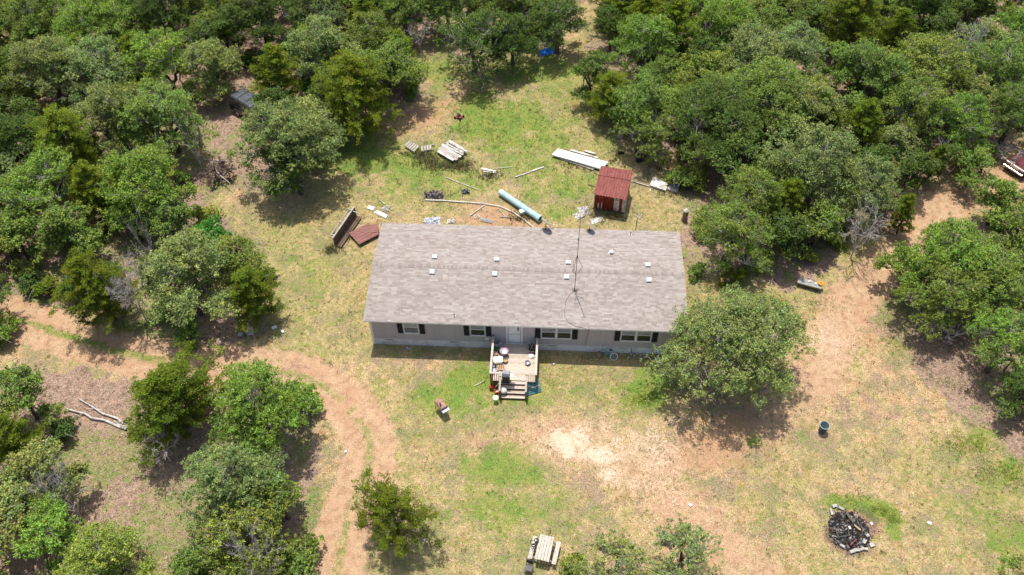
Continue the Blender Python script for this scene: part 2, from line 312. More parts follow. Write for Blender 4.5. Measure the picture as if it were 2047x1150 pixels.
A = g.attr('A'); sa = g.n('ShaderNodeSeparateColor'); g.l(A.outputs['Color'], sa.inputs[0]); Bn = g.attr('B'); sb = g.n('ShaderNodeSeparateColor'); g.l(Bn.outputs['Color'], sb.inputs[0])
nA = g.noise(.9, 5, .65); nB = g.noise(4.5, 5, .7); nC = g.noise(14, 4, .75); nD = g.noise(38, 2, .7); vf = g.vor(16)
vsep = g.n('ShaderNodeSeparateColor'); g.l(vf, vsep.inputs[0])
edge = g.math('ADD', g.math('MULTIPLY', g.math('SUBTRACT', nB, .5), 1.5), g.math('MULTIPLY', g.math('SUBTRACT', nC, .5), 1.3))
edge = g.math('ADD', edge, g.math('MULTIPLY', g.math('SUBTRACT', nA, .5), .7))
fine = g.math('ADD', g.math('MULTIPLY', nC, .5), g.math('MULTIPLY', nD, .5))
straw = g.ramp(fine, [(.36, (.10, .064, .032)), (.44, (.27, .185, .10)), (.52, (.44, .32, .19)), (.60, (.70, .56, .39))])
strawp = g.ramp(nA, [(.36, (.80, .94, .62)), (.47, (.98, 1.0, .94)), (.55, (1.04, .98, .92)), (.64, (.98, .86, .76))]); straw = g.mix(1.0, straw, strawp, 'MULTIPLY')
nM = g.noise(2.1, 5, .75); mott = g.ramp(nM, [(.38, (.66, .70, .55)), (.48, (.95, .95, .92)), (.60, (1.12, 1.08, 1.04))]); straw = g.mix(1.0, straw, mott, 'MULTIPLY')
nL = g.noise(.38, 7, .72); nL2 = g.noise(.55, 7, .74, g.mapv(loc=(31, 17, 5)))
brn = g.ramp(fine, [(.36, (.075, .05, .032)), (.45, (.20, .135, .09)), (.54, (.33, .24, .165)), (.64, (.52, .41, .30))]); olv = g.ramp(fine, [(.36, (.065, .058, .026)), (.46, (.17, .155, .075)), (.55, (.28, .245, .135)), (.65, (.45, .39, .25))])
straw = g.mix(g.math('MULTIPLY', g.ss(nL, .50, .60), .85), straw, brn); straw = g.mix(g.math('MULTIPLY', g.ss(nL2, .49, .60), .8), straw, olv)
litter = g.ramp(fine, [(.36, (.085, .055, .038)), (.46, (.21, .145, .105)), (.54, (.33, .235, .175)), (.64, (.56, .44, .35))])
litter = g.mix(.35, litter, g.ramp(vsep.outputs[0], [(0, (.13, .085, .06)), (.5, (.3, .2, .14)), (1, (.55, .42, .33))]))
dirt = g.ramp(fine, [(.34, (.20, .115, .065)), (.45, (.38, .24, .14)), (.54, (.50, .345, .215)), (.65, (.70, .55, .39))])
dirt = g.mix(g.ss(nA, .44, .58), dirt, g.mix(.45, dirt, (.40, .235, .15)))
reddirt = g.ramp(fine, [(.34, (.24, .13, .075)), (.5, (.42, .24, .14)), (.66, (.56, .37, .24))])
sandc = g.ramp(fine, [(.34, (.34, .25, .165)), (.45, (.53, .41, .29)), (.58, (.70, .585, .44))])
grn = g.ramp(fine, [(.36, (.055, .075, .014)), (.46, (.14, .185, .03)), (.55, (.24, .285, .055)), (.66, (.42, .42, .12))])
grn = g.mix(g.ss(nA, .40, .62), grn, g.mix(1.0, grn, (.62, .92, .75), 'MULTIPLY'))
dirt = g.mix(1.0, dirt, g.ramp(nM, [(.40, (.80, .76, .72)), (.5, (1, 1, 1)), (.62, (1.08, 1.07, 1.06))]), 'MULTIPLY'); litter = g.mix(1.0, litter, g.ramp(nM, [(.38, (.70, .68, .66)), (.5, (1, 1, 1)), (.62, (1.2, 1.16, 1.12))]), 'MULTIPLY')
col = g.mix(A.outputs['Alpha'], straw, litter)
def lay(col, c, fac, lo=.42, hi=.66, w=1.0):
    f = g.ss(g.math('ADD', fac, g.math('MULTIPLY', edge, g.math('MULTIPLY', g.ss(fac, 0.01, .12), 1.15))), lo, hi); return g.mix(g.math('MULTIPLY', f, w), col, c)
col = lay(col, reddirt, sb.outputs[0], .3, .7, .85)
col = lay(col, dirt, sa.outputs[0], .3, .62, .95)
col = lay(col, g.mix(.6, dirt, reddirt), g.math('MULTIPLY', sa.outputs[0], sb.outputs[0]), .3, .7, .8)
col = lay(col, sandc, sa.outputs[2], .30, 1.05)
col = lay(col, grn, sa.outputs[1], .14, .72, .9)
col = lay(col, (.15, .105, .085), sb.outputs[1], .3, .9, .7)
gmat = g.fin(col, .95, 0, g.math('ADD', g.math('MULTIPLY', nC, .6), g.math('MULTIPLY', nD, .4)), .9, .05, .1)
link('ground', gm, None, gmat, 'structure')

# ------------------------------------------------------------------ ground cover geometry (uncountable)
def scatter(n, x0=-48, x1=62, y0=-20, y1=46):
    # denser where it shows larger
    y = y0+(y1-y0)*np.random.rand(n)**1.15; x = np.random.uniform(x0, x1, n); c = cgrid(x, y)
    ok = (c['px'] > -60) & (c['px'] < 2110) & (c['py'] > -30) & (c['py'] < 1200) & ~((x > HOUSE[0]) & (x < HOUSE[1]) & (y > HOUSE[2]) & (y < HOUSE[3])) & ~((x > 8.2) & (x < 11.3) & (y > -4.1) & (y < .1))
    return x[ok], y[ok], {k: v[ok] for k, v in c.items()}
def blades(x, y, h, wdt, k, col, name, label, cat, cvar=.3, spread=.07):
    n = len(x)*k; x = np.repeat(x, k)+np.random.randn(n)*spread; y = np.repeat(y, k)+np.random.randn(n)*spread; h = np.repeat(h, k)*np.random.uniform(.5, 1.2, n); col = np.repeat(col, k, 0)
    a = np.random.rand(n)*2*np.pi; lean = np.random.randn(n, 2)*h[:, None]*.55; w = wdt*np.random.uniform(.6, 1.3, n)
    b0 = np.stack([x-np.cos(a)*w, y-np.sin(a)*w, np.full(n, -.03)], 1); b1 = np.stack([x+np.cos(a)*w, y+np.sin(a)*w, np.full(n, -.03)], 1); tp = np.stack([x+lean[:, 0], y+lean[:, 1], h], 1)
    v = np.stack([b0, b1, tp], 1).reshape(-1, 3); c = col*(1+cvar*(np.random.rand(n, 1)-.5)*2); c = np.repeat(np.clip(c, .005, .9), 3, 0)
    me = npmesh(name, v, np.arange(n*3).reshape(-1, 3), c); o = link(name, me, None, grassm); tag(o, label, cat, kind='stuff'); return o
x, y, c = scatter(260000)
p = c['green']*(.5+vnoise(x, y, 3.0)); m = np.random.rand(len(x)) < np.clip(p, 0, 1)*.52; xx, yy = x[m], y[m]; gq = c['green'][m]; wd = c['wood'][m]; bk = c['back'][m]
v1 = vnoise(xx, yy, .8)[:, None]; base = np.array([.27, .32, .065])*(1-v1)+np.array([.12, .19, .04])*v1
weed = (bk*gq > .45)[:, None]; base = np.where(weed & (vnoise(xx, yy, 1.1)[:, None] > .55), np.array([.09, .17, .045]), base)
base = np.where((np.random.rand(len(xx), 1) < .26), np.array([.42, .33, .17]), base)
blades(xx, yy, .05+.07*gq+.10*bk*gq+.05*wd, .016, 3, base, 'green_grass', 'short green grass and weeds growing in patches over the clearing', 'grass')
m = (np.random.rand(len(x)) < .22*(1-c['road'])*(1-c['wood']*.5)*(1-.5*c['green'])); xx, yy = x[m], y[m]
k = np.random.rand(len(xx), 1); base = np.array([.46, .36, .23])*k+np.array([.22, .16, .085])*(1-k)
blades(xx, yy, .03+.05*np.random.rand(len(xx)), .014, 3, base, 'dry_grass', 'dry straw coloured grass covering the open yard', 'grass', spread=.05)
m = np.random.rand(len(x)) < np.clip(c['back']*c['green']-.15+.5*(vnoise(x, y, 1.2)-.5), 0, 1)*.22; xx, yy = x[m], y[m]; v1 = vnoise(xx, yy, .9)[:, None]
base = np.array([.24, .29, .08])*(1-v1)+np.array([.12, .21, .05])*v1; base = np.where(np.random.rand(len(xx), 1) < .18, np.array([.40, .33, .10]), base)
blades(xx, yy, (.06+.13*np.random.rand(len(xx))*vnoise(xx, yy, 1.5)), .02, 6, base, 'tall_weeds', 'taller green weeds growing over the back yard behind the house', 'weeds', spread=.09)
def weedspots(spots, name, label, cols, h0, h1, seed):
    rs = np.random.RandomState(seed); xs, ys = [], []
    for (px, py, rx, n_) in spots: q = P(px, py, 0); xs.append(q.x+rs.randn(n_)*rx); ys.append(q.y+rs.randn(n_)*rx*.5)
    xs = np.concatenate(xs); ys = np.concatenate(ys); ci = np.array(cols)[rs.randint(0, len(cols), len(xs))]
    blades(xs, ys, rs.uniform(h0, h1, len(xs)), .022, 5, ci, name, label, 'weeds', spread=.06)
x, y, c = scatter(26000); m = np.random.rand(len(x)) < (.75-.75*c['road'])*(1-.5*c['wood'])*np.clip(1.6*vnoise(x, y, .7)-.3, 0, 1); xx, yy = x[m], y[m]
k = np.random.rand(len(xx), 1); base = np.where(k < .4, np.array([.20, .21, .07]), np.where(k < .75, np.array([.34, .26, .14]), np.array([.15, .11, .06])))
blades(xx, yy, .05+.10*np.random.rand(len(xx)), .018, 9, base, 'grass_clumps', 'small olive and brown grass clumps dotted over the yard', 'grass', spread=.06)
weedspots([(870, 325, 1.0, 260), (915, 332, .8, 200), (842, 310, .5, 90), (700, 470, .6, 80), (1160, 330, 1.0, 120), (985, 352, .6, 70), (1218, 430, .9, 120), (1350, 380, .8, 110), (1045, 436, .5, 60), (664, 500, .4, 60), (1330, 330, .8, 90)], 'tall_stalks', 'brown and green tall stalks growing around the old boards and shed', [(.20, .14, .09), (.16, .2, .07), (.3, .24, .13), (.13, .17, .06)], .15, .5, 5)
weedspots([(1930, 890, 1.0, 500), (2010, 950, 1.2, 500), (330, 640, 1.0, 300), (250, 650, .8, 250), (300, 780, .8, 200), (1640, 610, 1.2, 200), (1790, 690, 1.2, 300), (1880, 760, 1.0, 200), (1290, 800, .8, 400), (1780, 1038, .35, 150), (1765, 1022, .4, 120), (1700, 1004, .9, 160)], 'green_tufts', 'bright green tufts growing in patches by the burn heap and wood edge', [(.36, .46, .07), (.24, .38, .05), (.46, .46, .10), (.2, .32, .05)], .03, .08, 6)
# fallen leaves and wood chips lying flat
x, y, c = scatter(330000); m = np.random.rand(len(x)) < (.55*c['wood']+.10+.12*c['road']+.08*c['redd']); x, y = x[m], y[m]; wd = c['wood'][m]; rdm = c['road'][m]; n = len(x)
a = np.random.rand(n)*6.283; l = np.random.uniform(.02, .05, n)*(1-.35*rdm); w = l*np.random.uniform(.4, .8, n); tl = np.random.randn(n)*.5
ux = np.stack([np.cos(a), np.sin(a), np.random.randn(n)*.35], 1)*l[:, None]; uy = np.stack([-np.sin(a), np.cos(a), tl], 1)*w[:, None]; ctr = np.stack([x, y, .012+np.random.rand(n)*.03-.04*rdm], 1)
v = np.stack([ctr-ux, ctr+uy*1.1, ctr+ux, ctr-uy], 1).reshape(-1, 3)
pal = np.array([(.36, .26, .19), (.24, .15, .10), (.50, .40, .31), (.16, .10, .07), (.58, .47, .36), (.32, .18, .11)]); ci = pal[np.random.randint(0, 6, n)]*(1+.35*rdm[:, None])*(1.12-.12*wd[:, None])
lt = link('leaf_litter', npmesh('leaf_litter', v, np.arange(4*n).reshape(-1, 4), np.repeat(ci, 4, 0)), None, litm, 'stuff'); tag(lt, 'brown fallen oak leaves and chips strewn over the ground', 'leaf litter')
# small pale stones
x, y, c = scatter(26000); m = np.random.rand(len(x)) < .04+.35*c['road']+.1*c['sand']; x, y = x[m], y[m]; n = len(x); s = np.random.uniform(.012, .04, n)[:, None]
oc = np.array([(1, 0, 0), (0, 1, 0), (-1, 0, 0), (0, -1, 0), (0, 0, .7), (0, 0, -.4)])
v = (np.stack([x, y, np.zeros(n)], 1)[:, None, :]+oc[None]*s[:, None]*np.random.uniform(.6, 1.3, (n, 6, 1))).reshape(-1, 3)
tri = np.array([(0, 1, 4), (1, 2, 4), (2, 3, 4), (3, 0, 4)]); fi = (np.arange(n)[:, None, None]*6+tri[None]).reshape(-1, 3)
cc = np.repeat(np.array([(.7, .62, .52)])*np.random.uniform(.5, 1.2, (n, 1)), 6, 0)
tag(link('gravel', npmesh('gravel', v, fi, cc), None, litm, 'stuff'), 'small pale stones scattered along the dirt drive', 'gravel')

# ================================================================== HOUSE
L_, W_ = 20.70, 8.34; ZE, ZR, OV, OE = 2.95, 3.52, .28, .30
SLP = (ZR-ZE)/(W_/2+OV); ANG = math.atan(SLP)
def rz(y): return ZE+SLP*min(y+OV, W_+OV-y)
def onroof(px, py):
    z = 3.2
    for _ in range(12): q = P(px, py, z); z = rz(q.y)
    return Vector((q.x, q.y, z))
house = thing('mobile_home', 'long single storey grey mobile home with pale brown shingle roof and black shutters', 'house')
m = MB(); m.box((L_/2, W_/2, 1.72), (L_-.06, W_-.06, 2.3)); m.build('wall_core', siding, house)
# skirting sheets
for i in range(7):
    a = i*L_/7; b = a+L_/7-.012
    for y, s in ((-.01, 1), (W_+.01, -1)):
        m = MB(); m.box(((a+b)/2, y+s*.015, .31), (b-a, .03, .66)); m.box(((a+b)/2, y-s*.004, .655), (b-a, .05, .03)); m.build('skirting_panel', skirt, house)
for x in (-.01, L_+.01):
    m = MB(); m.box((x, W_/2, .31), (.03, W_, .66)); m.build('skirting_panel', skirt, house)
# lap siding boards, each one a part (shared meshes)
def lapboard(Ln):
    m = MB(); m.prism([(0, 0), (0, .2), (-.008, .2), (-.024, 0)], 0, Ln, Matrix(((0, 1, 0), (1, 0, 0), (0, 0, 1)))); return m   # poly x-> y outward
mm = lapboard(L_); o0 = mm.build('siding_board', siding, house); o0.location = (0, 0, .67)
zs = [.67+.2*k for k in range(11)]
for z in zs[1:]:
    o = o0.copy(); C.objects.link(o); o.location = (0, 0, z)
for z in zs:
    o = o0.copy(); C.objects.link(o); o.location = (L_, W_, z); o.rotation_euler = (0, 0, math.pi)
e0 = lapboard(W_).build('siding_board', siding, house); e0.location = (0, W_, .67); e0.rotation_euler = (0, 0, -math.pi/2)
for z in zs[1:]:
    o = e0.copy(); C.objects.link(o); o.location = (0, W_, z)
for z in zs:
    o = e0.copy(); C.objects.link(o); o.location = (L_, 0, z); o.rotation_euler = (0, 0, math.pi/2)
for x in (0, L_):
    for y in (0, W_):
        m = MB(); sx = -1 if x == 0 else 1; sy = -1 if y == 0 else 1
        m.box((x-sx*.04, y+sy*.03, 1.47), (.14, .03, 2.9)); m.box((x+sx*.03, y-sy*.035, 1.47), (.03, .12, 2.9)); m.build('corner_trim', white, house)
    m = MB(); m.prism([(-OV*.2, 2.8), (W_+OV*.2, 2.8), (W_+.05, rz(W_)-.13), (W_/2, ZR-.14), (-.05, rz(0)-.13)], x-.02, x+.02, Matrix(((0, 1, 0), (1, 0, 0), (0, 0, 1)))); m.build('gable_panel', siding, house)
# roof slabs + fascia + soffit
for sgn in (0, 1):
    m = MB(); y0, y1 = (-OV, W_/2) if sgn == 0 else (W_+OV, W_/2)
    m.prism([(y0, ZE-.015), (y1, ZR-.015), (y1, ZR-.12), (y0, ZE-.13)], -OE, L_+OE, Matrix(((0, 1, 0), (1, 0, 0), (0, 0, 1))))
    m.build('roof_deck', lgrey, house)
    m = MB(); m.box((L_/2, y0+(-.012 if sgn == 0 else .012), ZE-.07), (L_+2*OE, .02, .11)); m.build('fascia', white, house)
    m = MB(); m.box((L_/2, (-OV/2 if sgn == 0 else W_+OV/2), ZE-.15), (L_+2*OE-.04, OV-.03, .02)); m.build('soffit', lgrey, house)
# shingles : real overlapping tabs, one joined part per slope
pal = [(.255, .215, .192), (.275, .235, .211), (.292, .252, .227), (.308, .269, .243), (.323, .285, .259), (.340, .303, .277), (.364, .33, .302)]
def shingles(side):
    vs = []; fs = []; cs = []; rows = int((W_/2+OV)/math.cos(ANG)/.142); rg = random.Random(5+side)
    for r in range(rows+1):
        d0 = r*.142-.012; d1 = min(d0+.16, (W_/2+OV)/math.cos(ANG)); x = -OE-.02-rg.random()*.3
        while x < L_+OE:
            w = rg.choice((.2, .28, .34, .42)); a = max(x, -OE-.02); b = min(x+w, L_+OE+.02); x += w
            if b-a < .02: continue
            th = .0035+rg.random()*.002; n = len(vs); jj = rg.uniform(-.006, .006)
            def pt(xx, d, h):
                y = d*math.cos(ANG); z = d*math.sin(ANG)
                return (xx, -OV+y-h*math.sin(ANG) if side == 0 else W_+OV-y+h*math.sin(ANG), ZE+z+h*math.cos(ANG))
            vs += [pt(a+.003, d0+jj, 0), pt(b-.003, d0+jj, 0), pt(b-.003, d0+jj, th), pt(a+.003, d0+jj, th), pt(b-.003, d1, .001), pt(a+.003, d1, .001)]
            q = [(0, 1, 2, 3), (3, 2, 4, 5)]
            if side: q = [t[::-1] for t in q]
            fs += [tuple(k+n for k in t) for t in q]
            bi = .48+.06*math.sin(a*1.1+r*1.83)+.06*math.sin(a*.7-r*.31)+rg.uniform(-.42, .42)
            c = pal[int(max(0, min(6.9, bi*7)))]; f = rg.uniform(.96, 1.04); cs += [tuple(k*f for k in c)]*6
    me = npmesh('shingles', vs, fs, np.array(cs)); link('shingles', me, house, shingm, 'stuff')
shingles(0); shingles(1)
vs = []; fs = []; cs = []; x = -OE-.02; rg = random.Random(9)
while x < L_+OE:                                        # ridge cap tabs bent over the ridge
    b = min(x+.17, L_+OE+.02); n = len(vs); h = .007+rg.random()*.003
    for xx, hh in ((x, h+.008), (b, h)):
        for dy in (-.17, 0, .17): vs.append((xx, W_/2+dy, ZR-abs(dy)*SLP+hh+(.004 if dy == 0 else 0)))
    for dy in (-.17, .17): vs += [(x, W_/2+dy, ZR-.17*SLP-.002), (b, W_/2+dy, ZR-.17*SLP-.002)]
    fs += [(n, n+3, n+4, n+1), (n+1, n+4, n+5, n+2), (n+6, n+7, n+3, n), (n+2, n+5, n+9, n+8)]; c = rg.choice(pal[:5]); cs += [tuple(k*.95 for k in c)]*10; x += .14
link('ridge_cap', npmesh('ridge_cap', vs, fs, np.array(cs)), house, shingm, 'stuff')
# roof fittings
T0 = Matrix.Rotation(ANG, 3, 'X'); T1 = Matrix.Rotation(-ANG, 3, 'X')
for k, (px, py) in enumerate([(869, 515), (864, 545), (993, 520), (989, 549), (1136, 526), (1133, 555), (1295, 531), (1297, 561)]):
    q = onroof(px, py); T = T0 if q.y < W_/2 else T1
    m = MB(); m.box(q+Vector((0, 0, .018)), (.36, .36, .012), T); m.box(q+Vector((0, 0, .05)), (.26, .26, .07), T); v = m.build('roof_vent', lgrey, house)
    m = MB(); m.box(q+Vector((0, 0, .105)), (.35, .35, .055), T, taper=.94); m.build('hood', mat('vent_white', (.62, .62, .60), (.50, .49, .46), 7, .6), v, bevel=.008)
q = onroof(1222, 506); m = MB(); m.lathe([(.2, 0), (.2, .02), (.09, .03), (.09, .12)], 14, q); v = m.build('round_vent', steel, house); m = MB(); m.lathe([(.15, .1), (.16, .15), (.1, .21), (.03, .23)], 16, q); m.build('cap', white, v, smooth=True)
for px, py in ((908, 633), (1260, 470)):
    q = onroof(px, py); m = MB(); m.box(q+Vector((0, 0, .018)), (.2, .2, .012), T0 if q.y < 4 else T1); m.lathe([(.09, .0), (.05, .08), (.045, .26)], 12, q, cap1=False); v = m.build('vent_pipe', offwhite, house); m = MB(); m.lathe([(.035, .2), (.034, .255)], 10, q); m.build('opening', black, v)
# windows
def window(x0, x1, z0, z1, n=1):
    m = MB(); z0 += 0
    for xx in [x0-.03, x1+.03]+([(x0+x1)/2] if n == 2 else []):
        wd = .035 if xx != (x0+x1)/2 else .10; m.box((xx, -.045, (z0+z1)/2), (wd, .06, z1-z0+.12))
    for z in (z0-.03, z1+.03):
        for a, b in ([(x0, x1)] if n == 1 else [(x0, (x0+x1)/2-.07), ((x0+x1)/2+.07, x1)]): m.box(((a+b)/2, -.044, z), (b-a, .058, .06))
    wn = m.build('window', white, house)
    for a, b in ([(x0, x1)] if n == 1 else [(x0, (x0+x1)/2-.07), ((x0+x1)/2+.07, x1)]):
        w = b-a; c = (a+b)/2; zm = (z0+z1)/2+.02
        m = MB(); m.box((c, -.052, zm), (w-.004, .03, .045)); m.box((c, -.048, z0+.02), (w-.004, .025, .035)); m.box((c-w/2+.012, -.048, (z0+z1)/2), (.02, .025, z1-z0)); m.box((c+w/2-.012, -.048, (z0+z1)/2), (.02, .025, z1-z0)); m.build('sash', white, wn)
        m = MB(); m.box((c, -.029, (zm+z1)/2+.012), (w-.01, .004, z1-zm-.03)); m.build('blind', offwhite if n == 1 and x0 < 4 else lgrey, wn)
        m = MB(); m.box((c, -.027, (zm+z0)/2), (w-.01, .004, zm-z0-.03)); m.build('dark_interior', black if x0 > 6 else grey, wn)
        m = MB(); m.box((c, -.038, (z0+z1)/2), (w-.008, .004, z1-z0-.01)); m.build('pane', glass, wn)
def shutter(x, z0, z1):
    m = MB()
    for dx in (-.155, .155): m.box((x+dx, -.047, (z0+z1)/2), (.05, .03, z1-z0))
    for z in (z0+.03, z1-.03, (z0+z1)/2): m.box((x, -.046, z), (.26, .028, .06))
    sh = m.build('shutter', black, house)
    m = MB(); z = z0+.08
    while z < z1-.08:
        m.box((x, -.038, z), (.258, .022, .035), Matrix.Rotation(.5, 3, 'X')); z += .05
    m.build('louvres', black, sh, kind='stuff')
for x0, x1, n in ((2.27, 3.22, 1), (6.74, 7.68, 1), (11.48, 13.42, 2), (16.76, 18.70, 2)):
    window(x0, x1, 1.42, 2.72, n); shutter(x0-.27, 1.38, 2.76); shutter(x1+.27, 1.38, 2.76)
# front door
m = MB(); 
for x in (9.15, 10.17): m.box((x, -.04, 1.76), (.09, .06, 2.12))
m.box((9.66, -.04, 2.79), (1.1, .058, .07)); m.box((9.66, -.05, .71), (1.1, .09, .05)); df = m.build('door_frame', white, house)
m = MB(); m.box((9.66, -.035, 1.75), (.93, .03, 2.02)); d = m.build('door', white, house)
m = MB(); m.box((9.66, -.052, 1.72), (.9, .012, .06)); m.box((9.25, -.052, 1.75), (.06, .012, 1.98)); m.box((10.07, -.052, 1.75), (.06, .012, 1.98)); m.box((9.66, -.052, .79), (.9, .012, .1)); m.build('storm_door_frame', lgrey, d)
m = MB(); m.box((9.92, -.053, 2.3), (.09, .012, .42)); m.build('glass_slot', black, d); m = MB(); m.tube([(10.05, -.06, 1.62), (10.05, -.11, 1.62)], .022); m.build('handle', steel, d)
m = MB(); m.box((10.62, -.07, 2.66), (.16, .12, .1)); m.build('porch_light', black, house, bevel=.01)
m = MB(); m.lathe([(.03, 0), (.06, .05), (.05, .1)], 10, (11.0, -.07, 2.55)); m.build('motion_lamp', white, house)
m = MB(); m.box((7.82, -.06, 1.1), (.22, .08, .12)); m.build('outlet_cover', white, house, bevel=.01)
for x in (1.1, 5.5, 12.2, 17.0):
    m = MB()
    for k in range(6): m.box((x-.25+k*.1, -.034, .55), (.055, .01, .07)); 
    m.build('skirting_vent', darkmetal, house)
m = MB(); m.tube([(17.55, -.035, .6), (17.56, -.035, .3), (17.62, -.035, .02)], .018); m.build('cracked_seam', darkmetal, house)
# ------------------------------------------------------------------ mast, cable, dishes
mb = onroof(1148.5, 580); topz = mb.z+6.9
mt = thing('antenna_mast', 'tall thin dark antenna mast with a diamond shaped brace standing on the roof', 'antenna', mb)
m = MB(); m.tube([(0, 0, 0), (.03, 0, 3.2), (.06, .0, 6.9)], [.024, .02, .017], 8); m.build('pole', darkmetal, mt)
for z, s in ((3.3, .05), (4.95, .045)): m = MB(); m.lathe([(s, 0), (s, .12)], 8, (.03, 0, z)); m.build('collar', darkmetal, mt)
for a in (0, 2.09, 4.19):
    dx, dy = .42*math.cos(a), .42*math.sin(a); m = MB(); m.tube([(.03, 0, 3.4), (dx, dy, 2.35), (.02, 0, 1.5)], .014, 6); m.build('brace', darkmetal, mt)
m = MB(); m.box((0, 0, .02), (.3, .2, .03), T0); m.bar((.05, -.1, .05), (.25, .05, .12), .03, .03); m.bar((-.05, -.05, .05), (.18, -.2, .09), .03, .03); m.build('mast_foot', darkmetal, mt)
m = MB(); m.tube([(.06, 0, 6.85), (.06, 0, 7.1)], .02); m.bar((-.1, 0, 7.0), (.2, .02, 7.02), .04, .05); m.build('antenna_head', lgrey, mt)
cb = MB(); pts = [onroof(a, b)+Vector((0, 0, .035)) for a, b in ((1150, 582), (1140, 588), (1131, 602), (1129, 620), (1129, 634), (1136, 645), (1150, 653), (1166, 656), (1175, 660))]
e = pts[-1]; pts += [Vector((e.x+.1, -OV-.05, ZE-.02)), Vector((e.x+.08, -OV-.04, ZE-.2)), Vector((e.x+.1, -.06, 2.6)), Vector((e.x, -.05, 1.2)), Vector((e.x-.05, -.05, .62)), Vector((e.x-.15, -.05, .6))]
tag(cb.tube(pts, .009, 5).build('antenna_cable', darkmetal, None), 'thin black cable running from the mast foot over the eave and down the front wall', 'cable')
def dish(name, label, base, ph, R, face, tilt, legs=True, group=None, pm=darkmetal):
    t = thing(name, label, 'satellite dish', base, 0, group)
    m = MB(); m.tube([(0, 0, 0), (0, 0, ph)], .028, 8); m.lathe([(.07, 0), (.07, .02)], 10); m.build('pole', pm, t)
    if legs:
        for s in (-1, 1): m = MB(); m.tube([(0, 0, ph*.7), (.4*s, -.15, .02)], .012, 5); m.build('strut', pm, t)
    nv = Vector(face).normalized(); e1 = nv.cross(Vector((0, 0, 1))).normalized(); e2 = nv.cross(e1); M = Matrix((e1, e2, nv)).transposed()
    c = Vector((0, 0, ph+.1)); pr = [(0.001, 0)]+[(R*k/6, .16*R*(k/6)**2) for k in range(1, 7)]
    pr2 = pr+[(R*.99, .16*R+.02)]+[(R*k/6, .16*R*(k/6)**2+.02) for k in range(5, 0, -1)]+[(.001, .02)]
    m = MB(); m.lathe(pr2, 24, c, M, False, False); m.build('reflector', white, t, smooth=True)
    a = c+M @ Vector((0, R*.9, .05)); b = c+M @ Vector((0, R*.45, R*1.25)); m = MB(); m.tube([a, b], .016, 6); ar = m.build('feed_arm', lgrey, t)
    m = MB(); m.tube([b, b-(M @ Vector((0, -.03, .14)))], [.045, .035], 8); m.build('receiver', offwhite, ar)
    return t
q = onroof(1092, 464); dish('satellite_dish', 'white satellite dish standing on the back edge of the roof left of the mast', Vector((q.x-.05, q.y+.25, rz(q.y+.25))), .58, .48, (.62, .60, .50), 0)
q = onroof(1178, 465); dish('satellite_dish', 'small tilted satellite dish on the back edge of the roof right of the mast', Vector((q.x+.02, q.y+.2, rz(q.y+.2))), .42, .40, (.62, .55, .56), 0, False)
q = P(1274, 436, 2.3); dish('satellite_dish', 'satellite dish on its own post in the dry grass behind the house', Vector((q.x, q.y, 0)), 2.2, .36, (.66, .55, .5), 0, False)

# ================================================================== PORCH
DK = .70; PX0, PX1, PY = 8.26, 11.2, -3.05
porch = thing('wooden_porch', 'weathered wooden porch deck with railings and steps in front of the front door', 'porch', (9.7, -1.5, 0))
def pc(m, name, mt_=None, par=None, **k):
    m.v = [(a-9.7, b+1.5, c) for a, b, c in m.v]; return m.build(name, mt_ or deckm, par or porch, **k)
def shade(): 
    f = random.uniform(.85, 1.12); return (f, f*random.uniform(.97, 1), f*random.uniform(.92, 1))
y = -.02
while y > PY+.05:
    m = MB(); m.cc = shade(); m.box(((PX0+PX1)/2, y-.07, DK-.02), (PX1-PX0, .132, .036)); pc(m, 'deck_board'); y -= .141
for yy in (-3.12, -3.26):
    m = MB(); m.cc = shade(); m.box((9.75, yy, DK-.02), (1.62, .132, .036)); pc(m, 'deck_board')
for k in range(3):
    for j in range(2):
        m = MB(); m.cc = shade(); m.box((9.75, -3.42-.25*k-.12*j, .53-.18*k), (1.56, .112, .036)); pc(m, 'tread')
    m = MB(); m.box((9.75, -3.352-.25*k, .58-.18*k), (1.54, .02, .1)); pc(m, 'riser', darkwood)
for x in (8.95, 10.55):
    m = MB(); m.prism([(-3.34, .66), (-3.34, .35), (-4.05, .0), (-4.12, .0), (-4.12, .14)], x-.02, x+.02, Matrix(((0, 1, 0), (1, 0, 0), (0, 0, 1)))); pc(m, 'stringer', darkwood)
for x, y in ((PX0, -.12), (PX1, -.12), (PX0, PY), (PX1, PY), (8.9, PY), (10.6, PY), (8.9, -4.1), (10.6, -4.1), (PX0, -1.6), (PX1, -1.6)):
    h = 1.62 if y > -.2 else (1.48 if y > -3.5 else 1.0)
    m = MB(); m.box((x, y, h/2), (.085, .085, h)); pc(m, 'post', darkwood)
for x in (PX0, PX1):
    m = MB(); m.cc = shade(); m.box((x, (PY-.16)/2, 1.50), (.14, -PY-.05, .036)); pc(m, 'handrail')
    m = MB(); m.box((x, PY/2, DK-.11), (.036, -PY, .14)); pc(m, 'rim_joist', darkwood)
    for k in range(20):
        m = MB(); m.box((x, -.25-k*.142, 1.08), (.03, .03, .79)); pc(m, 'baluster', darkwood)
for a, b in ((PX0, 8.9), (10.6, PX1)):
    m = MB(); m.cc = shade(); m.box(((a+b)/2, PY, 1.502), (b-a+.1, .14, .036)); pc(m, 'handrail'); n = int((b-a)/.13)
    for k in range(1, n+1): m = MB(); m.cc = (.9, .86, .8); m.box((a+(b-a)*k/(n+1), PY, 1.08), (.035, .035, .79)); pc(m, 'baluster', darkwood if a < 9 else deckm)
    m = MB(); m.box(((a+b)/2, PY-.03, DK-.11), (b-a, .036, .14)); pc(m, 'rim_joist', darkwood)
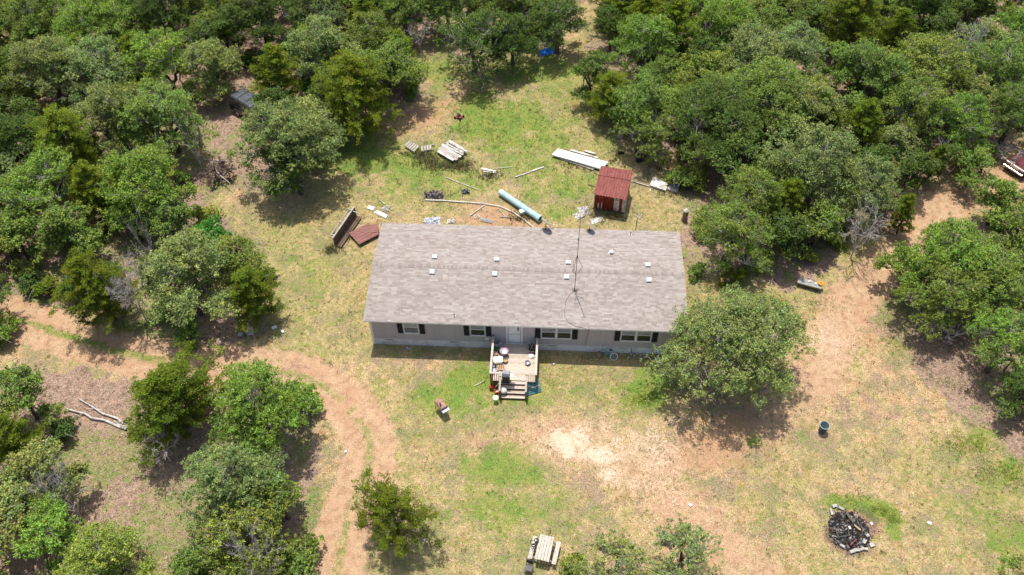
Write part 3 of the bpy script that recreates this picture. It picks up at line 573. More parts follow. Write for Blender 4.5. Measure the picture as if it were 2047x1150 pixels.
for x in (8.9, 10.6):
    m = MB(); m.cc = shade(); m.bar((x, PY, 1.46), (x, -4.1, 1.0), .12, .036); pc(m, 'stair_handrail')
def D(px, py, z=DK): return P(px, py, z)
# --- things on the porch
q = D(994, 690); t = thing('laundry_basket', 'grey plastic basket chair on the porch beside the house wall and left railing', 'basket', q, .2)
m = MB(); n = 16
for z, r in ((.06, .2), (.2, .24), (.34, .27), (.45, .29)): m.tube([(r*1.15*math.cos(k*2*math.pi/n), r*math.sin(k*2*math.pi/n), z) for k in range(n+1)], .016, 5, False)
m.build('rim', lgrey, t)
m = MB()
for k in range(n): a = k*2*math.pi/n; m.tube([(.2*1.15*math.cos(a), .2*math.sin(a), .02), (.29*1.15*math.cos(a), .29*math.sin(a), .46)], .012, 4)
m.build('ribs', lgrey, t); m = MB(); m.lathe([(.21, .01), (.21, .03)], 14); m.build('bottom', grey, t)
q = D(990, 697); m = MB(); m.box((0, 0, .01), (.55, .45, .02)); o = m.build('door_mat', green); o.location = q; tag(o, 'dark green mat on the porch boards behind the lilac seat', 'mat')
q = D(1008, 710); t = thing('round_stool', 'round seat with lilac cushion and white towel on the porch', 'stool', q)
m = MB(); m.lathe([(.24, .40), (.31, .42), (.30, .48), (.18, .5), (.01, .5)], 20); m.build('cushion', purple, t, smooth=True)
m = MB(); m.lathe([(.15, .485), (.19, .50), (.16, .53), (.01, .54)], 12, (.05, -.1, 0)); m.build('towel', white, t, smooth=True)
for k in range(4): a = .78+k*1.571; m = MB(); m.tube([(.17*math.cos(a), .17*math.sin(a), .41), (.26*math.cos(a), .26*math.sin(a), 0)], .018); m.build('leg', darkmetal, t)
q = D(999, 705); m = MB(); m.lathe([(.12, 0), (.13, .25), (.11, .36), (.02, .4)], 12); o = m.build('cooking_pot', black); o.location = q; tag(o, 'dark pot standing against the left porch railing', 'pot')
q = D(993, 711); m = MB(); m.lathe([(.09, 0), (.1, .16), (.09, .2), (.01, .2)], 12); o = m.build('flower_pot', mat('terracotta', (.4, .2, .16))); o.location = q; tag(o, 'small brownish pot in the corner beside the dark pot', 'pot')
q = D(1010, 723); m = MB(); m.lathe([(.12, 0), (.17, .1), (.19, .22), (.17, .22), (.14, .1), (.01, .06)], 16); o = m.build('woven_basket', tan); o.location = q; tag(o, 'small brown woven basket below the round lilac seat', 'basket')
q = D(996, 728); t = thing('folding_table', 'small white folding table on the left half of the porch', 'table', q, .12)
m = MB(); m.box((0, 0, .55), (.62, .45, .03)); m.build('tabletop', white, t, bevel=.01)
for sx in (-1, 1):
    for sy in (-1, 1): m = MB(); m.tube([(.26*sx, .18*sy, .54), (.29*sx, .2*sy, 0)], .014); m.build('leg', lgrey, t)
q = D(986, 733); t = thing('picture_frame', 'black and white framed board leaning on the left porch railing', 'frame', q, 0)
m = MB(); m.box((0, 0, .05), (.34, .3, .03)); m.build('frame', black, t); m = MB(); m.box((0, 0, .075), (.26, .22, .02)); m.build('panel', white, t)
q = D(1001, 740); t = thing('wooden_crate', 'small slatted wooden crate beside the cart grill on the porch', 'crate', q, .15)
for k in range(5): m = MB(); m.box((-.22+k*.11, 0, .3), (.075, .4, .02)); m.build('slat', tan, t)
for s in (-1, 1): m = MB(); m.box((0, .19*s, .15), (.5, .02, .28)); m.build('side_board', tan, t)
q = D(990, 740); t = thing('plastic_tray', 'white tray with odds and ends at the front left corner of the porch', 'tray', q, .3); m = MB(); m.box((0, 0, .03), (.4, .26, .05)); m.build('tray', white, t); m = MB(); m.box((.05, .02, .08), (.16, .1, .05)); m.build('box', grey, t)
q = D(1055, 727); m = MB(); m.lathe([(.15, 0), (.19, .13), (.2, .17), (.17, .17), (.14, .03), (.01, .03)], 18); o = m.build('pet_bowl', steel, smooth=True); o.location = q; tag(o, 'round metal bowl alone on the right half of the porch', 'bowl')
q = D(1063, 700); t = thing('folded_stroller', 'folded black camping chair by the right porch railing near the wall', 'chair', q, .1)
m = MB(); m.box((0, .1, .25), (.42, .3, .45), taper=.8); m.box((.03, -.25, .14), (.36, .34, .28), taper=.85); m.build('fabric', black, t, bevel=.04)
for a, b in (((-.2, .25, .75), (.2, -.3, .1)), ((.2, .25, .75), (-.2, -.3, .1)), ((-.2, .2, .1), (-.18, .2, .8)), ((.2, .2, .1), (.18, .2, .8))): m = MB(); m.tube([a, b], .013); m.build('frame_tube', lgrey, t)
q = D(1063, 713); t = thing('plastic_bag', 'crumpled white plastic bag in front of the black camping chair', 'bag', q)
m = MB(); rg = random.Random(4); m.lathe([(.14, 0), (.2, .06), (.13, .15), (.03, .2)], 9); m.v = [(a*rg.uniform(.7, 1.3), b*rg.uniform(.7, 1.3), c*rg.uniform(.8, 1.2)) for a, b, c in m.v]; m.build('bag', white, t)
def cartgrill(q, rz_):
    t = thing('gas_grill', 'grey and black cart grill standing at the head of the porch steps', 'grill', q, rz_)
    m = MB(); m.prism([(-.34, .78), (-.34, .92), (-.2, 1.06), (.2, 1.06), (.34, .92), (.34, .78)], -.24, .24, Matrix(((0, 1, 0), (1, 0, 0), (0, 0, 1))), (0, 0, 0)); m.v = [(a, b*.62, c) for a, b, c in m.v]; m.build('lid', grey, t, bevel=.02)
    m = MB(); m.box((0, 0, .68), (.5, .44, .18)); m.build('firebox', black, t, bevel=.01)
    for s in (-1, 1): m = MB(); m.box((.38*s, 0, .76), (.22, .34, .03)); m.build('side_shelf', white if s > 0 else lgrey, t, bevel=.005)
    m = MB(); m.box((0, -.02, .3), (.46, .38, .5)); m.build('cabinet', black, t)
    m = MB(); m.tube([(-.18, -.24, .86), (.18, -.24, .86)], .014); m.build('handle', steel, t)
    for s in (-1, 1): m = MB(); m.lathe([(.08, -.02), (.08, .02)], 12, (.22*s, -.16, .08), Matrix.Rotation(math.pi/2, 3, 'Y')); m.build('wheel', tyre, t)
cartgrill(D(1012, 762), -.12)
q = P(1007, 783, .42); t = thing('kettle_fan', 'round white fan head lying on the steps under the grill', 'fan', q+Vector((0, 0, .12)), 0, rot=(.5, .1, 0))
m = MB(); m.lathe([(.01, -.05), (.17, -.04), (.21, .02), (.17, .07), (.07, .09), (.01, .1)], 20); m.build('cover', offwhite, t, smooth=True)
m = MB()
for r in (.1, .15, .2): m.tube([(r*math.cos(k*.393), r*math.sin(k*.393), .1-.25*r) for k in range(17)], .008, 4, False)
m.build('grille', lgrey, t)
q = P(983, 778, 0); t = thing('fuel_can', 'red plastic fuel can at the left foot of the porch', 'fuel can', q, .4)
m = MB(); m.box((0, 0, .17), (.34, .26, .32), taper=.82); m.build('body', red, t, bevel=.04); m = MB(); m.tube([(-.1, 0, .34), (0, 0, .42), (.1, 0, .34)], .02); m.build('handle', red, t); m = MB(); m.tube([(.12, .05, .33), (.2, .1, .46)], .02); m.build('spout', black, t)
q = P(996, 775, 0); t = thing('red_hand_truck', 'red framed hand truck tipped against the porch below the left railing', 'hand truck', q, .5, rot=(-.7, .15, .5))
for s in (-1, 1): m = MB(); m.tube([(.16*s, 0, 0), (.16*s, 0, 1.0), (.1*s, .04, 1.15)], .016); m.build('side_tube', red, t)
for z in (.2, .5, .8): m = MB(); m.tube([(-.16, 0, z), (.16, 0, z)], .012); m.build('cross_tube', red, t)
for s in (-1, 1): m = MB(); m.lathe([(.1, -.03), (.1, .03)], 12, (.2*s, -.06, .06), Matrix.Rotation(math.pi/2, 3, 'Y')); m.build('wheel', tyre, t)
q = P(990, 789, 0); t = thing('red_toolbox', 'small orange red tool box beside the lowest porch steps', 'tool box', P(994, 786, 0), .3); m = MB(); m.box((0, 0, .1), (.34, .18, .18)); m.build('box', red, t, bevel=.01); m = MB(); m.box((0, 0, .2), (.12, .04, .04)); m.build('handle', steel, t)
m = MB(); m.tube([P(948, 772, .03), P(968, 761, .12)], .02); tag(m.build('broom_handle', offwhite), 'pale stick lying in the grass left of the porch', 'stick')
m = MB(); m.tube([P(985, 781, .05), P(997, 766, .5)], .018); tag(m.build('white_pole', offwhite), 'short white pole leaning beside the fuel can', 'pole')
q = P(991, 803, 0); t = thing('white_stool', 'small round white stool in the grass at the foot of the steps', 'stool', q); m = MB(); m.lathe([(.01, .44), (.17, .44), (.18, .48), (.01, .49)], 18); m.build('seat', white, t)
for k in range(3): a = k*2.09+.5; m = MB(); m.tube([(.1*math.cos(a), .1*math.sin(a), .45), (.17*math.cos(a), .17*math.sin(a), 0)], .016); m.build('leg', lgrey, t)
# teal pallet leaning on the porch right side
a, b = P(1052, 792, 0), P(1083, 783, 0); c_, d_ = P(1050, 765, .55), P(1077, 755, .62)
t = thing('teal_pallet', 'worn teal painted pallet leaning against the right side of the porch', 'pallet', a); ux = (b-a); uy = (c_-a); nn = ux.cross(uy).normalized(); lx, ly = ux.length, uy.length; Mx = Matrix((ux.normalized(), nn.cross(ux.normalized()).normalized(), nn)).transposed()
for k in range(7): m = MB(); cc = Mx @ Vector((lx/2, ly*(k+.5)/7, .03)); m.box(cc, (lx*random.uniform(.94, 1.04), ly/7*.72, .025), Mx); m.build('plank', tealpaint if k != 3 else weather, t)
for k in (.08, .5, .92): m = MB(); m.box(Mx @ Vector((lx*k, ly/2, 0)), (.07, ly, .035), Mx); m.build('batten', tealpaint, t)
# bicycle leaning/lying by the skirting
q = P(1213, 712, 0); bk_ = thing('bicycle', 'teal child bicycle with white tyre lying against the skirting right of the porch', 'bicycle', Vector((q.x-.05, -.62, .0)), 0, rot=(rad(-36), 0, rad(-6)))
def wheel(par, x, z, R, tm):
    m = MB(); n = 20; m.tube([(x+R*math.cos(k*2*math.pi/n), 0, z+R*math.sin(k*2*math.pi/n)) for k in range(n+1)], .026, 6, False); w = m.build('wheel', tm, par)
    m = MB(); m.tube([(x, -.04, z), (x, .04, z)], .025, 8)
    for k in range(10): a = k*.628; m.tube([(x, 0, z), (x+R*math.cos(a), 0, z+R*math.sin(a))], .004, 3)
    m.build('spokes', steel, w)
wheel(bk_, .5, .26, .25, white); wheel(bk_, -.48, .26, .25, mat('brick_red_tyre', (.25, .05, .04)))
m = MB()
for a, b in (((-.36, 0, .6), (.1, 0, .28)), ((-.36, 0, .66), (.2, 0, .52)), ((.1, 0, .28), (.22, 0, .66)), ((.1, 0, .28), (.5, 0, .26)), ((.2, 0, .55), (.5, 0, .26)), ((-.48, 0, .26), (-.34, 0, .7))): m.tube([a, b], .022)
m.build('frame', mat('teal_bike_paint', (.08, .36, .40)), bk_)
m = MB(); m.box((.24, 0, .72), (.26, .15, .07), taper=.7); m.build('saddle', black, bk_, bevel=.02)
m = MB(); m.tube([(-.34, 0, .7), (-.33, 0, .86)], .018); m.tube([(-.28, -.27, .96), (-.33, -.1, .86), (-.33, .1, .86), (-.28, .27, .96)], .016); m.build('handlebar', offwhite, bk_)
m = MB(); m.tube([(.1, -.08, .28), (.1, .08, .28)], .03); m.box((.1, .12, .16), (.1, .06, .02)); m.box((.1, -.12, .4), (.1, .06, .02)); m.build('pedals', black, bk_)
rg = random.Random(11)
for k, (px, py) in enumerate([(1262, 709), (1268, 712), (1274, 708), (1281, 711), (1288, 709), (1232, 716), (1226, 713), (1280, 718), (1107, 729), (815, 697), (820, 699), (1256, 716), (1290, 715)]):
    m = MB(); m.box((0, 0, .05), (rg.uniform(.12, .26), rg.uniform(.1, .18), rg.uniform(.06, .12)), rz=rg.random()*3, taper=.8); o = m.build('pale_rubble', conc, bevel=.01); o.location = P(px, py, 0)
    tag(o, 'pale lump of rubble on the ground along the front skirting', 'rubble', 'pale rubble along the front wall')
# crumpled blue tarps
def tarp(name, px, py, rx, ry, h, mt_, label, cat, seed=1, z=0):
    rg = np.random.RandomState(seed); n = 14; u, v = np.meshgrid(np.linspace(-1, 1, n), np.linspace(-1, 1, n)); r = np.clip(np.hypot(u, v), 0, 1.41)
    zz = h*(1-r**2*.45)*rg.uniform(.15, 1, u.shape); zz[0, :] = zz[-1, :] = .01; zz[:, 0] = zz[:, -1] = .01
    vx = u*rx*(1+rg.uniform(-.12, .12, u.shape)); vy = v*ry*(1+rg.uniform(-.12, .12, u.shape))
    f = [(i*n+j, i*n+j+1, (i+1)*n+j+1, (i+1)*n+j) for i in range(n-1) for j in range(n-1)]
    o = link(name, npmesh(name, np.stack([vx.ravel(), vy.ravel(), zz.ravel()], 1), f), None, mt_); md = o.modifiers.new('s', 'SOLIDIFY'); md.thickness = .01; md.offset = -1
    o.location = P(px, py, z); o.rotation_euler[2] = rg.rand()*.6; return tag(o, label, cat)
tarp('blue_tarp', 1094, 104, .75, .45, .35, blue, 'bright blue tarp heaped at the edge of the trees behind the yard', 'tarp', 3)
tarp('blue_sheet', 1317, 724, .38, .3, .25, mat('deep_blue', (.02, .04, .35), (.03, .06, .45)), 'deep blue plastic sheet beside the front wall under the big oak', 'tarp', 4)
tarp('white_tarp', 1167, 422, .42, .45, .35, offwhite, 'crumpled white sheet beside the left wall of the rusty shed', 'sheet', 5)
tarp('white_tarp', 1158, 431, .38, .35, .25, offwhite, 'crumpled white sheet just behind the roof edge left of the mast top', 'sheet', 6)
tarp('white_tarp', 1194, 440, .5, .28, .12, offwhite, 'flat torn white sheet on dry grass behind the small roof dish', 'sheet', 7)
tarp('grey_tarp', 864, 443, .62, .42, .3, mat('pale_blue_grey', (.55, .57, .6), (.4, .42, .46)), 'pale grey blue sheet on the ground right behind the roof edge', 'sheet', 8)
tarp('white_rag', 901, 443, .3, .22, .2, offwhite, 'small white rag behind the back eave', 'rag', 9)

# ================================================================== YARD
def ang(a, b): return math.atan2((b-a).y, (b-a).x)
# rusty shed
a, b, e = P(1188, 416, 0), P(1247, 426, 0), None
SW = (b-a).length; sa_ = ang(a, b); SDp = 2.35
shed = thing('metal_shed', 'small shed with red brown sheet metal roof and rust streaked front wall', 'shed', a, sa_)
panels = [rust2, rust2, rust2, rust2, rust2, rust2, rust2, offwhite, offwhite, rust2, offwhite]; npn = len(panels); HF, HB = 1.85, 2.15
def ribbed(m, x0, x1, f, n=3):     # f(x,h)->bottom,top points ; sheet with raised ribs
    xs = []; w = (x1-x0)/n
    for k in range(n): xs += [(x0+k*w, 0), (x0+k*w+w*.55, 0), (x0+k*w+w*.68, .022), (x0+k*w+w*.87, .022)]
    xs.append((x1, 0)); base = len(m.v); vs = []; fs = []
    for x, h in xs: p, q = f(x, h); vs += [p, q]
    for i in range(len(xs)-1): fs.append((2*i, 2*i+2, 2*i+3, 2*i+1))
    m.add(vs, fs)
for k in range(npn):
    x0, x1 = SW*k/npn, SW*(k+1)/npn-.004
    m = MB(); bot = .05+random.random()*.04; ribbed(m, x0, x1, lambda x, h: ((x, -.02-h, bot), (x, -.02-h, HF-.03)), 1)
    o = m.build('wall_sheet', panels[k], shed); s_ = o.modifiers.new('s', 'SOLIDIFY'); s_.thickness = .006
for x0, x1, z0, z1 in ((.22, .36, .1, .75), (.5, .6, .1, .9), (SW*.93, SW*.99, .3, .9)):
    m = MB(); m.prism([(x0, z0), (x1, z0), (x1-.02, z1*.8), ((x0+x1)/2, z1), (x0+.01, z1*.6)], -.052, -.044); m.build('bare_patch', mat('bare_zinc', (.55, .45, .36), (.62, .6, .55), 8, .7), shed)
for x0, x1, z0, z1 in ((SW*.68, SW*.73, 1.1, HF-.05), (SW*.86, SW*.92, .9, HF-.05)):
    m = MB(); m.prism([(x0, z1), (x1, z1), (x1-.03, z0+.2), ((x0+x1)/2, z0), (x0+.02, z0+.3)], -.052, -.044); m.build('rust_streak', rust2, shed)
m = MB(); m.box((SW/2, SDp/2, 1.0), (SW-.08, SDp-.06, 1.8)); m.build('inner_wall', darkmetal, shed)
for x in (-.03, SW+.03):
    for k in range(6):
        y0, y1 = SDp*k/6, SDp*(k+1)/6-.004
        m = MB(); h0, h1 = HF+(HB-HF)*k/6-.04, HF+(HB-HF)*(k+1)/6-.04
        m.add([(x, y0, .05), (x, y1, .05), (x, y1, h1), (x, y0, h0)], [(0, 1, 2, 3)]); o = m.build('wall_sheet', rust if k % 2 else offwhite, shed); s_ = o.modifiers.new('s', 'SOLIDIFY'); s_.thickness = .008
for x in (-.04, SW+.04): m = MB(); m.box((x, -.05, HF/2-.02), (.06, .06, HF)); m.build('corner_strip', offwhite, shed)
m = MB(); m.box((SW/2, -.04, .04), (SW+.16, .1, .09)); m.build('sill_beam', darkwood, shed); m = MB(); m.box((SW/2, SDp+.04, .04), (SW+.16, .1, .09)); m.build('sill_beam', darkwood, shed)
def zr_(y): return HF+.02+(HB-HF)*(y+.42)/(SDp+.6)
for (y0, y1, lift, nn) in ((-.42, 1.62, 0, 6), (1.5, SDp+.12, .035, 6)):
    for k in range(nn):
        x0 = -.10+(SW+.18)*k/nn; x1 = -.10+(SW+.18)*(k+1)/nn+.01
        m = MB(); jj = random.uniform(-.03, .03); ribbed(m, x0, x1, lambda x, h: ((x, y0+jj*.6, zr_(y0)+h+lift), (x, y1, zr_(y1)+h+lift)), 2)
        o = m.build('roof_sheet', rust, shed); s_ = o.modifiers.new('s', 'SOLIDIFY'); s_.thickness = .008
# long white sheet stack
def slab(name, label, cat, p4, z, th, mt_, z0=0, parts=None):     # p4: four survey corners at level z
    q = [P(a, b, z) for a, b in p4]; c = sum(q, Vector())/4; m = MB(); n = [v-c for v in q]
    m.add([(v.x, v.y, z-th) for v in n]+[(v.x, v.y, z) for v in n], [(3, 2, 1, 0), (4, 5, 6, 7), (0, 1, 5, 4), (1, 2, 6, 5), (2, 3, 7, 6), (3, 0, 4, 7)])
    o = m.build(name, mt_, None, bevel=.006); o.location = (c.x, c.y, 0); return tag(o, label, cat)
slab('flat_sheet', 'long white flat panel lying in the grass up against the shed', 'panel', [(1103, 309), (1203, 338), (1216, 324), (1115, 297)], .28, .14, white)
slab('flat_sheet', 'lower white sheet sticking out under the front edge of the long white panel', 'panel', [(1118, 317), (1185, 340), (1192, 334), (1125, 311)], .08, .05, offwhite)
slab('white_board', 'thin grey white board behind the long white panel', 'board', [(1140, 301), (1195, 317), (1196, 314), (1142, 298)], .1, .03, offwhite)
slab('white_board', 'short whitish board farthest behind the long white panel', 'board', [(1168, 302), (1190, 309), (1192, 306), (1170, 300)], .1, .03, offwhite)
slab('pale_mattress', 'off white rectangular slab lying right of the shed', 'slab', [(1299, 370), (1331, 381), (1337, 364), (1306, 354)], .2, .18, offwhite)
slab('stained_mattress', 'stained grey slab with rounded end right of the off white slab', 'slab', [(1334, 378), (1354, 384), (1360, 369), (1338, 364)], .18, .16, mat('stained_grey', (.42, .4, .37), (.3, .27, .24), 3, .8, c3=(.6, .58, .54)))
def stick(label, cat, pts, w=.05, h=.04, mt_=pvc, name='board', z=.05, tube=False):
    ps = [P(a, b, z) for a, b in pts]; m = MB()
    if tube: m.tube(ps, w/2, 7)
    else:
        for a, b in zip(ps[:-1], ps[1:]): m.bar(a, b, w, h)
    return tag(m.build(name, mt_), label, cat)
stick('thin pale plank from the shed side to the off white slab', 'board', [(1262, 362), (1330, 382)], .09, .05, weather)
stick('short dark red plank sticking out left of the shed wall', 'board', [(1175, 369), (1190, 373)], .05, .04, darkwood)
stick('long bent pale plastic pipe lying across the dry grass behind the roof', 'pipe', [(850, 400), (885, 401), (925, 404), (965, 407), (1000, 413), (1025, 424), (1050, 441), (1068, 456)], .11, mt_=pvc, name='bent_pipe', tube=True, z=.06)
stick('short stick touching the bent pipe and pointing down left', 'stick', [(940, 431), (969, 410)], .08, mt_=pvc, name='stick', tube=True)
stick('thin twig pipe pointing down right from the bent pipe', 'stick', [(998, 419), (1010, 433)], .05, mt_=pvc, name='stick', tube=True)
stick('short flat stick on orange soil below the bent pipe', 'stick', [(998, 433), (1025, 435)], .07, mt_=weather, name='stick', tube=True)
stick('thin pale pole lying in the grass above the small burn heap', 'pole', [(890, 354), (925, 368), (955, 379)], .06, mt_=pvc, name='pole', tube=True)
stick('bright white trim board in the middle of the back grass', 'board', [(962, 337), (991, 343)], .16, .04, white)
stick('second white trim board just under the bright one', 'board', [(966, 343), (992, 346)], .09, .04, offwhite)
stick('thin pale pole right of the bright trim boards', 'pole', [(985, 337), (1023, 334)], .04, mt_=pvc, name='pole', tube=True)
stick('thin white board split in two, lying left of the long white panel', 'board', [(1060, 343), (1087, 334)], .12, .04, offwhite)
stick('narrow white lath lying beyond the split board in the weeds', 'board', [(1030, 354), (1060, 344)], .07, .04, offwhite)
slab('white_board', 'broad white board by the wire tangle left of the roof', 'board', [(733, 416), (745, 421), (750, 415), (738, 410)], .06, .03, white)
slab('white_board', 'second white board lying below the wire tangle', 'board', [(748, 425), (771, 436), (775, 430), (754, 420)], .06, .03, white)
stick('short white stake above the wire tangle', 'stick', [(758, 399), (770, 409)], .05, .03, offwhite)
q = P(773, 420, 0); m = MB(); rg = random.Random(21)
for k in range(12):
    a = rg.random()*6.28; r = rg.uniform(.25, .6); m.tube([(r*math.cos(a), r*math.sin(a), .03), (r*.3*math.cos(a+.9), r*.3*math.sin(a+.9), rg.uniform(.1, .35)), (r*math.cos(a+2.2), r*math.sin(a+2.2), .04)], .022, 5)
o = m.build('wire_tangle', offwhite); o.location = q; tag(o, 'tangle of white rods beside the two white boards', 'rods')
# teal culvert pipe
a, b = P(1000, 384, .3), P(1080, 438, .3); pp = thing('drain_pipe', 'big teal plastic pipe lying across the grass behind the roof', 'pipe', (a+b)/2, 0)
d = (b-a)/2; m = MB(); R = .25; n = 20; ax_ = d.normalized(); sx_ = ax_.cross(Vector((0, 0, 1))).normalized(); M = Matrix((sx_, Vector((0, 0, 1)), ax_)).transposed(); Lh = d.length
m.lathe([(R, -Lh), (R, Lh-.25), (R+.025, Lh-.25), (R+.025, Lh), (R-.03, Lh), (R-.03, Lh-1.2)], n, M=M, cap0=True, cap1=True); m.build('pipe_wall', tealpipe, pp)
m = MB(); m.lathe([(R-.035, Lh-.06), (.01, Lh-.07)], n, M=M); m.build('dark_opening', mat('dark_teal', (.02, .12, .13)), pp)
m = MB(); m.lathe([(R+.004, -Lh+.01), (R+.004, -Lh+.25)], n, M=M, cap0=False, cap1=False); m.build('pale_end_band', mat('pale_blue', (.6, .7, .75)), pp)
q = P(1045, 427, 0); t = thing('white_box', 'white plastic box tipped beside the middle of the teal pipe', 'box', q, .5); m = MB(); m.box((0, 0, .17), (.5, .32, .3), taper=.9); m.build('box', white, t, bevel=.03); m = MB(); m.box((0, 0, .33), (.52, .34, .03)); m.build('lid', white, t)
# round fan ring and net
q = P(953, 434, 0); m = MB(); n = 18; m.tube([(.2*math.cos(k*2*math.pi/n), .2*math.sin(k*2*math.pi/n), .06) for k in range(n+1)], .025, 6, False); m.tube([(-.1, -.1, .06), (.1, .1, .08)], .012); m.tube([(.1, -.1, .06), (-.1, .1, .08)], .012); o = m.build('metal_ring', offwhite); o.location = q; tag(o, 'round pale ring lying on the orange soil behind the roof', 'ring')
a, b = P(960, 438, .1), P(984, 443, .1); m = MB()
for k in range(7): o_ = Vector((0, .32*(k/6-.5), 0)); m.bar(a+o_, b+o_, .02, .02)
for k in range(8): c_ = a.lerp(b, k/7); m.bar(c_-Vector((0, .17, 0)), c_+Vector((0, .17, 0)), .02, .02)
tag(m.build('wire_rack', lgrey), 'grey wire shelf lying right of the round pale ring', 'rack')
# debris heaps
def heap(name, label, cat, q, rx, ry, h, n, seed, cols, parts=()):
    t = thing(name, label, cat, q); rg = random.Random(seed); m = MB()
    m2 = MB(); m2.lathe([(1.0, -.02), (.8, h*.3), (.4, h*.7), (.02, h)], 18); m2.v = [(a*rx*rg.uniform(.85, 1.1), b*ry*rg.uniform(.85, 1.1), c*rg.uniform(.6, 1.1)) for a, b, c in m2.v]; m2.build('ash_mound', ashm, t)
    for k in range(n):
        a = rg.random()*6.28; r = math.sqrt(rg.random()); f = rg.choice(cols); g_ = rg.uniform(.6, 1.3); m.cc = tuple(c*g_ for c in f)
        L = rg.choice((.06, .1, .16, .3)); M = Matrix.Rotation(rg.random()*6.28, 3, 'Z') @ Matrix.Rotation(rg.gauss(0, .45), 3, 'X') @ Matrix.Rotation(rg.gauss(0, .35), 3, 'Y')
        m.box((r*math.cos(a)*rx, r*math.sin(a)*ry, h*(1-r*r)*rg.uniform(.5, 1.0)+.04), (L, rg.uniform(.04, .12), rg.uniform(.02, .06)), M)
    m.build('charred_bits', char, t, kind='stuff')
    return t
CB = [(.02, .02, .02), (.04, .035, .035), (.03, .03, .035), (.08, .05, .035), (.12, .11, .105), (.34, .32, .30), (.025, .022, .02), (.03, .028, .028), (.02, .02, .02), (.05, .05, .055), (.10, .04, .025), (.2, .19, .18)]
q = P(1697, 1062, 0); hp = heap('burn_pile', 'large black burned rubbish heap ringed with white blocks and green grass', 'burn pile', q, 1.15, 1.2, .20, 900, 3, CB); _rg = random.Random(5); mm_ = MB()
for k in range(150):
    a = _rg.random()*6.28; q_ = .95+abs(_rg.gauss(0, .22)); f_ = _rg.choice(CB); mm_.cc = f_; mm_.box((1.15*q_*math.cos(a), 1.2*q_*math.sin(a), .02), (_rg.uniform(.03, .09), _rg.uniform(.02, .05), .025), rz=_rg.random()*6)
mm_.build('scattered_scraps', char, hp, kind='stuff')
for (px, py, L, w, r_, mt_) in [(1668, 1013, .3, .2, .3, conc), (1681, 1018, .34, .16, -.5, conc), (1661, 1025, .14, .42, .1, conc), (1703, 1104, .34, .2, .3, conc), (1712, 1101, .36, .2, .1, conc), (1722, 1099, .3, .17, .5, conc), (1730, 1099, .2, .15, 0, conc), (1733, 1072, .2, .2, .4, conc), (1683, 1093, .3, .15, -.6, conc), (1727, 1084, .3, .2, .9, conc)]:
    m = MB(); v = P(px, py, 0)-q; m.box((v.x, v.y, .09), (L, w, .12), rz=r_, taper=.92); m.build('block', mt_, hp, bevel=.012)
for (p0, p1, w, mt_) in [((1692, 1025), (1706, 1044), .16, darkmetal), ((1668, 1052), (1676, 1074), .05, darkmetal), ((1676, 1074), (1697, 1070), .05, darkmetal), ((1697, 1070), (1694, 1048), .05, darkmetal), ((1655, 1065), (1678, 1087), .04, darkmetal), ((1708, 1050), (1720, 1060), .1, tan), ((1697, 1052), (1700, 1058), .12, pvc), ((1700, 1090), (1712, 1078), .06, rust)]:
    m = MB(); a = P(*p0, .35)-q; b = P(*p1, .35)-q; m.bar(a, b, w, .05); m.build('burned_board', mt_, hp)
v = P(1732, 1090, 0); m = MB(); m.box((0, 0, .08), (.28, .22, .14), rz=.4); o = m.build('white_block', conc, bevel=.01); o.location = P(1742, 1091, 0); tag(o, 'loose white block lying right of the large burn heap', 'block')
heap('burn_pile', 'small grey heap of burned scraps behind the bent pipe', 'burn pile', P(868, 391, 0), .75, .42, .05, 170, 8, CB+[(.25, .2, .2)]*3)
heap('black_bag', 'small black scrap bundle between the thin pole and the teal pipe', 'rubbish', P(931, 384, 0), .28, .2, .18, 50, 9, [(.02, .02, .025), (.04, .04, .05), (.3, .3, .32)])
# weathered ladder-like pallet, broken pallet, board stack
def ladder(label, p4, ns, gap=0.5, skip=(), z=.18, wd=.17, name='pallet'):
    q = [P(a, b, z) for a, b in p4]; c = sum(q, Vector())/4; t = thing(name, label, 'pallet', (c.x, c.y, 0)); q = [v-Vector((c.x, c.y, 0)) for v in q]
    for a, b in ((q[0], q[1]), (q[3], q[2])): m = MB(); m.bar(a, b, .06, .12); m.build('runner', weather, t)
    for k in range(ns):
        if k in skip: continue
        s = (k+.5)/ns; a = q[0].lerp(q[1], s)+Vector((0, 0, .07)); b = q[3].lerp(q[2], s)+Vector((0, 0, .07)); m = MB(); m.bar(a, b, wd, .025); m.build('slat', weather, t)
    return t
ladder('weathered slatted wooden pallet left of the board pile', [(808, 291), (829, 305), (838, 294), (819, 282)], 5)
ladder('broken half buried pallet between the slatted pallet and board pile', [(842, 303), (868, 299), (869, 290), (841, 294)], 5, skip=(4,), z=.12)
q = P(903, 307, 0); t = thing('board_pile', 'pile of sun bleached boards in tall weeds behind the house', 'board pile', q); A0 = ang(P(882, 303, 0), P(912, 322, 0)); rg = random.Random(2)
Mz = Matrix.Rotation(A0, 3, 'Z')
for k in range(7):
    m = MB(); m.box(Mz @ Vector((rg.uniform(-.1, .1), -.75+k*.25, .30+rg.uniform(-.02, .02))), (2.1+rg.uniform(-.3, .2), .23, .03), Mz @ Matrix.Rotation(rg.uniform(-.05, .05), 3, 'Y')); m.build('board', weather if k % 3 else offwhite, t)
for k in range(3):
    m = MB(); m.box(Mz @ Vector((-.7+k*.7, 0, .14)), (.09, 1.7, .24), Mz); m.build('bearer', darkwood, t)
for dy, L in ((.35, 1.5), (.62, 1.9), (.1, 1.2)): m = MB(); m.box(Mz @ Vector((.1, dy, .36)), (L, .09, .05), Mz @ Matrix.Rotation(.08, 3, 'Z')); m.build('batten', offwhite, t)
m = MB(); m.bar(P(907, 285, .3)-q, P(918, 300, .45)-q, .06, .05); m.build('batten', weather, t)
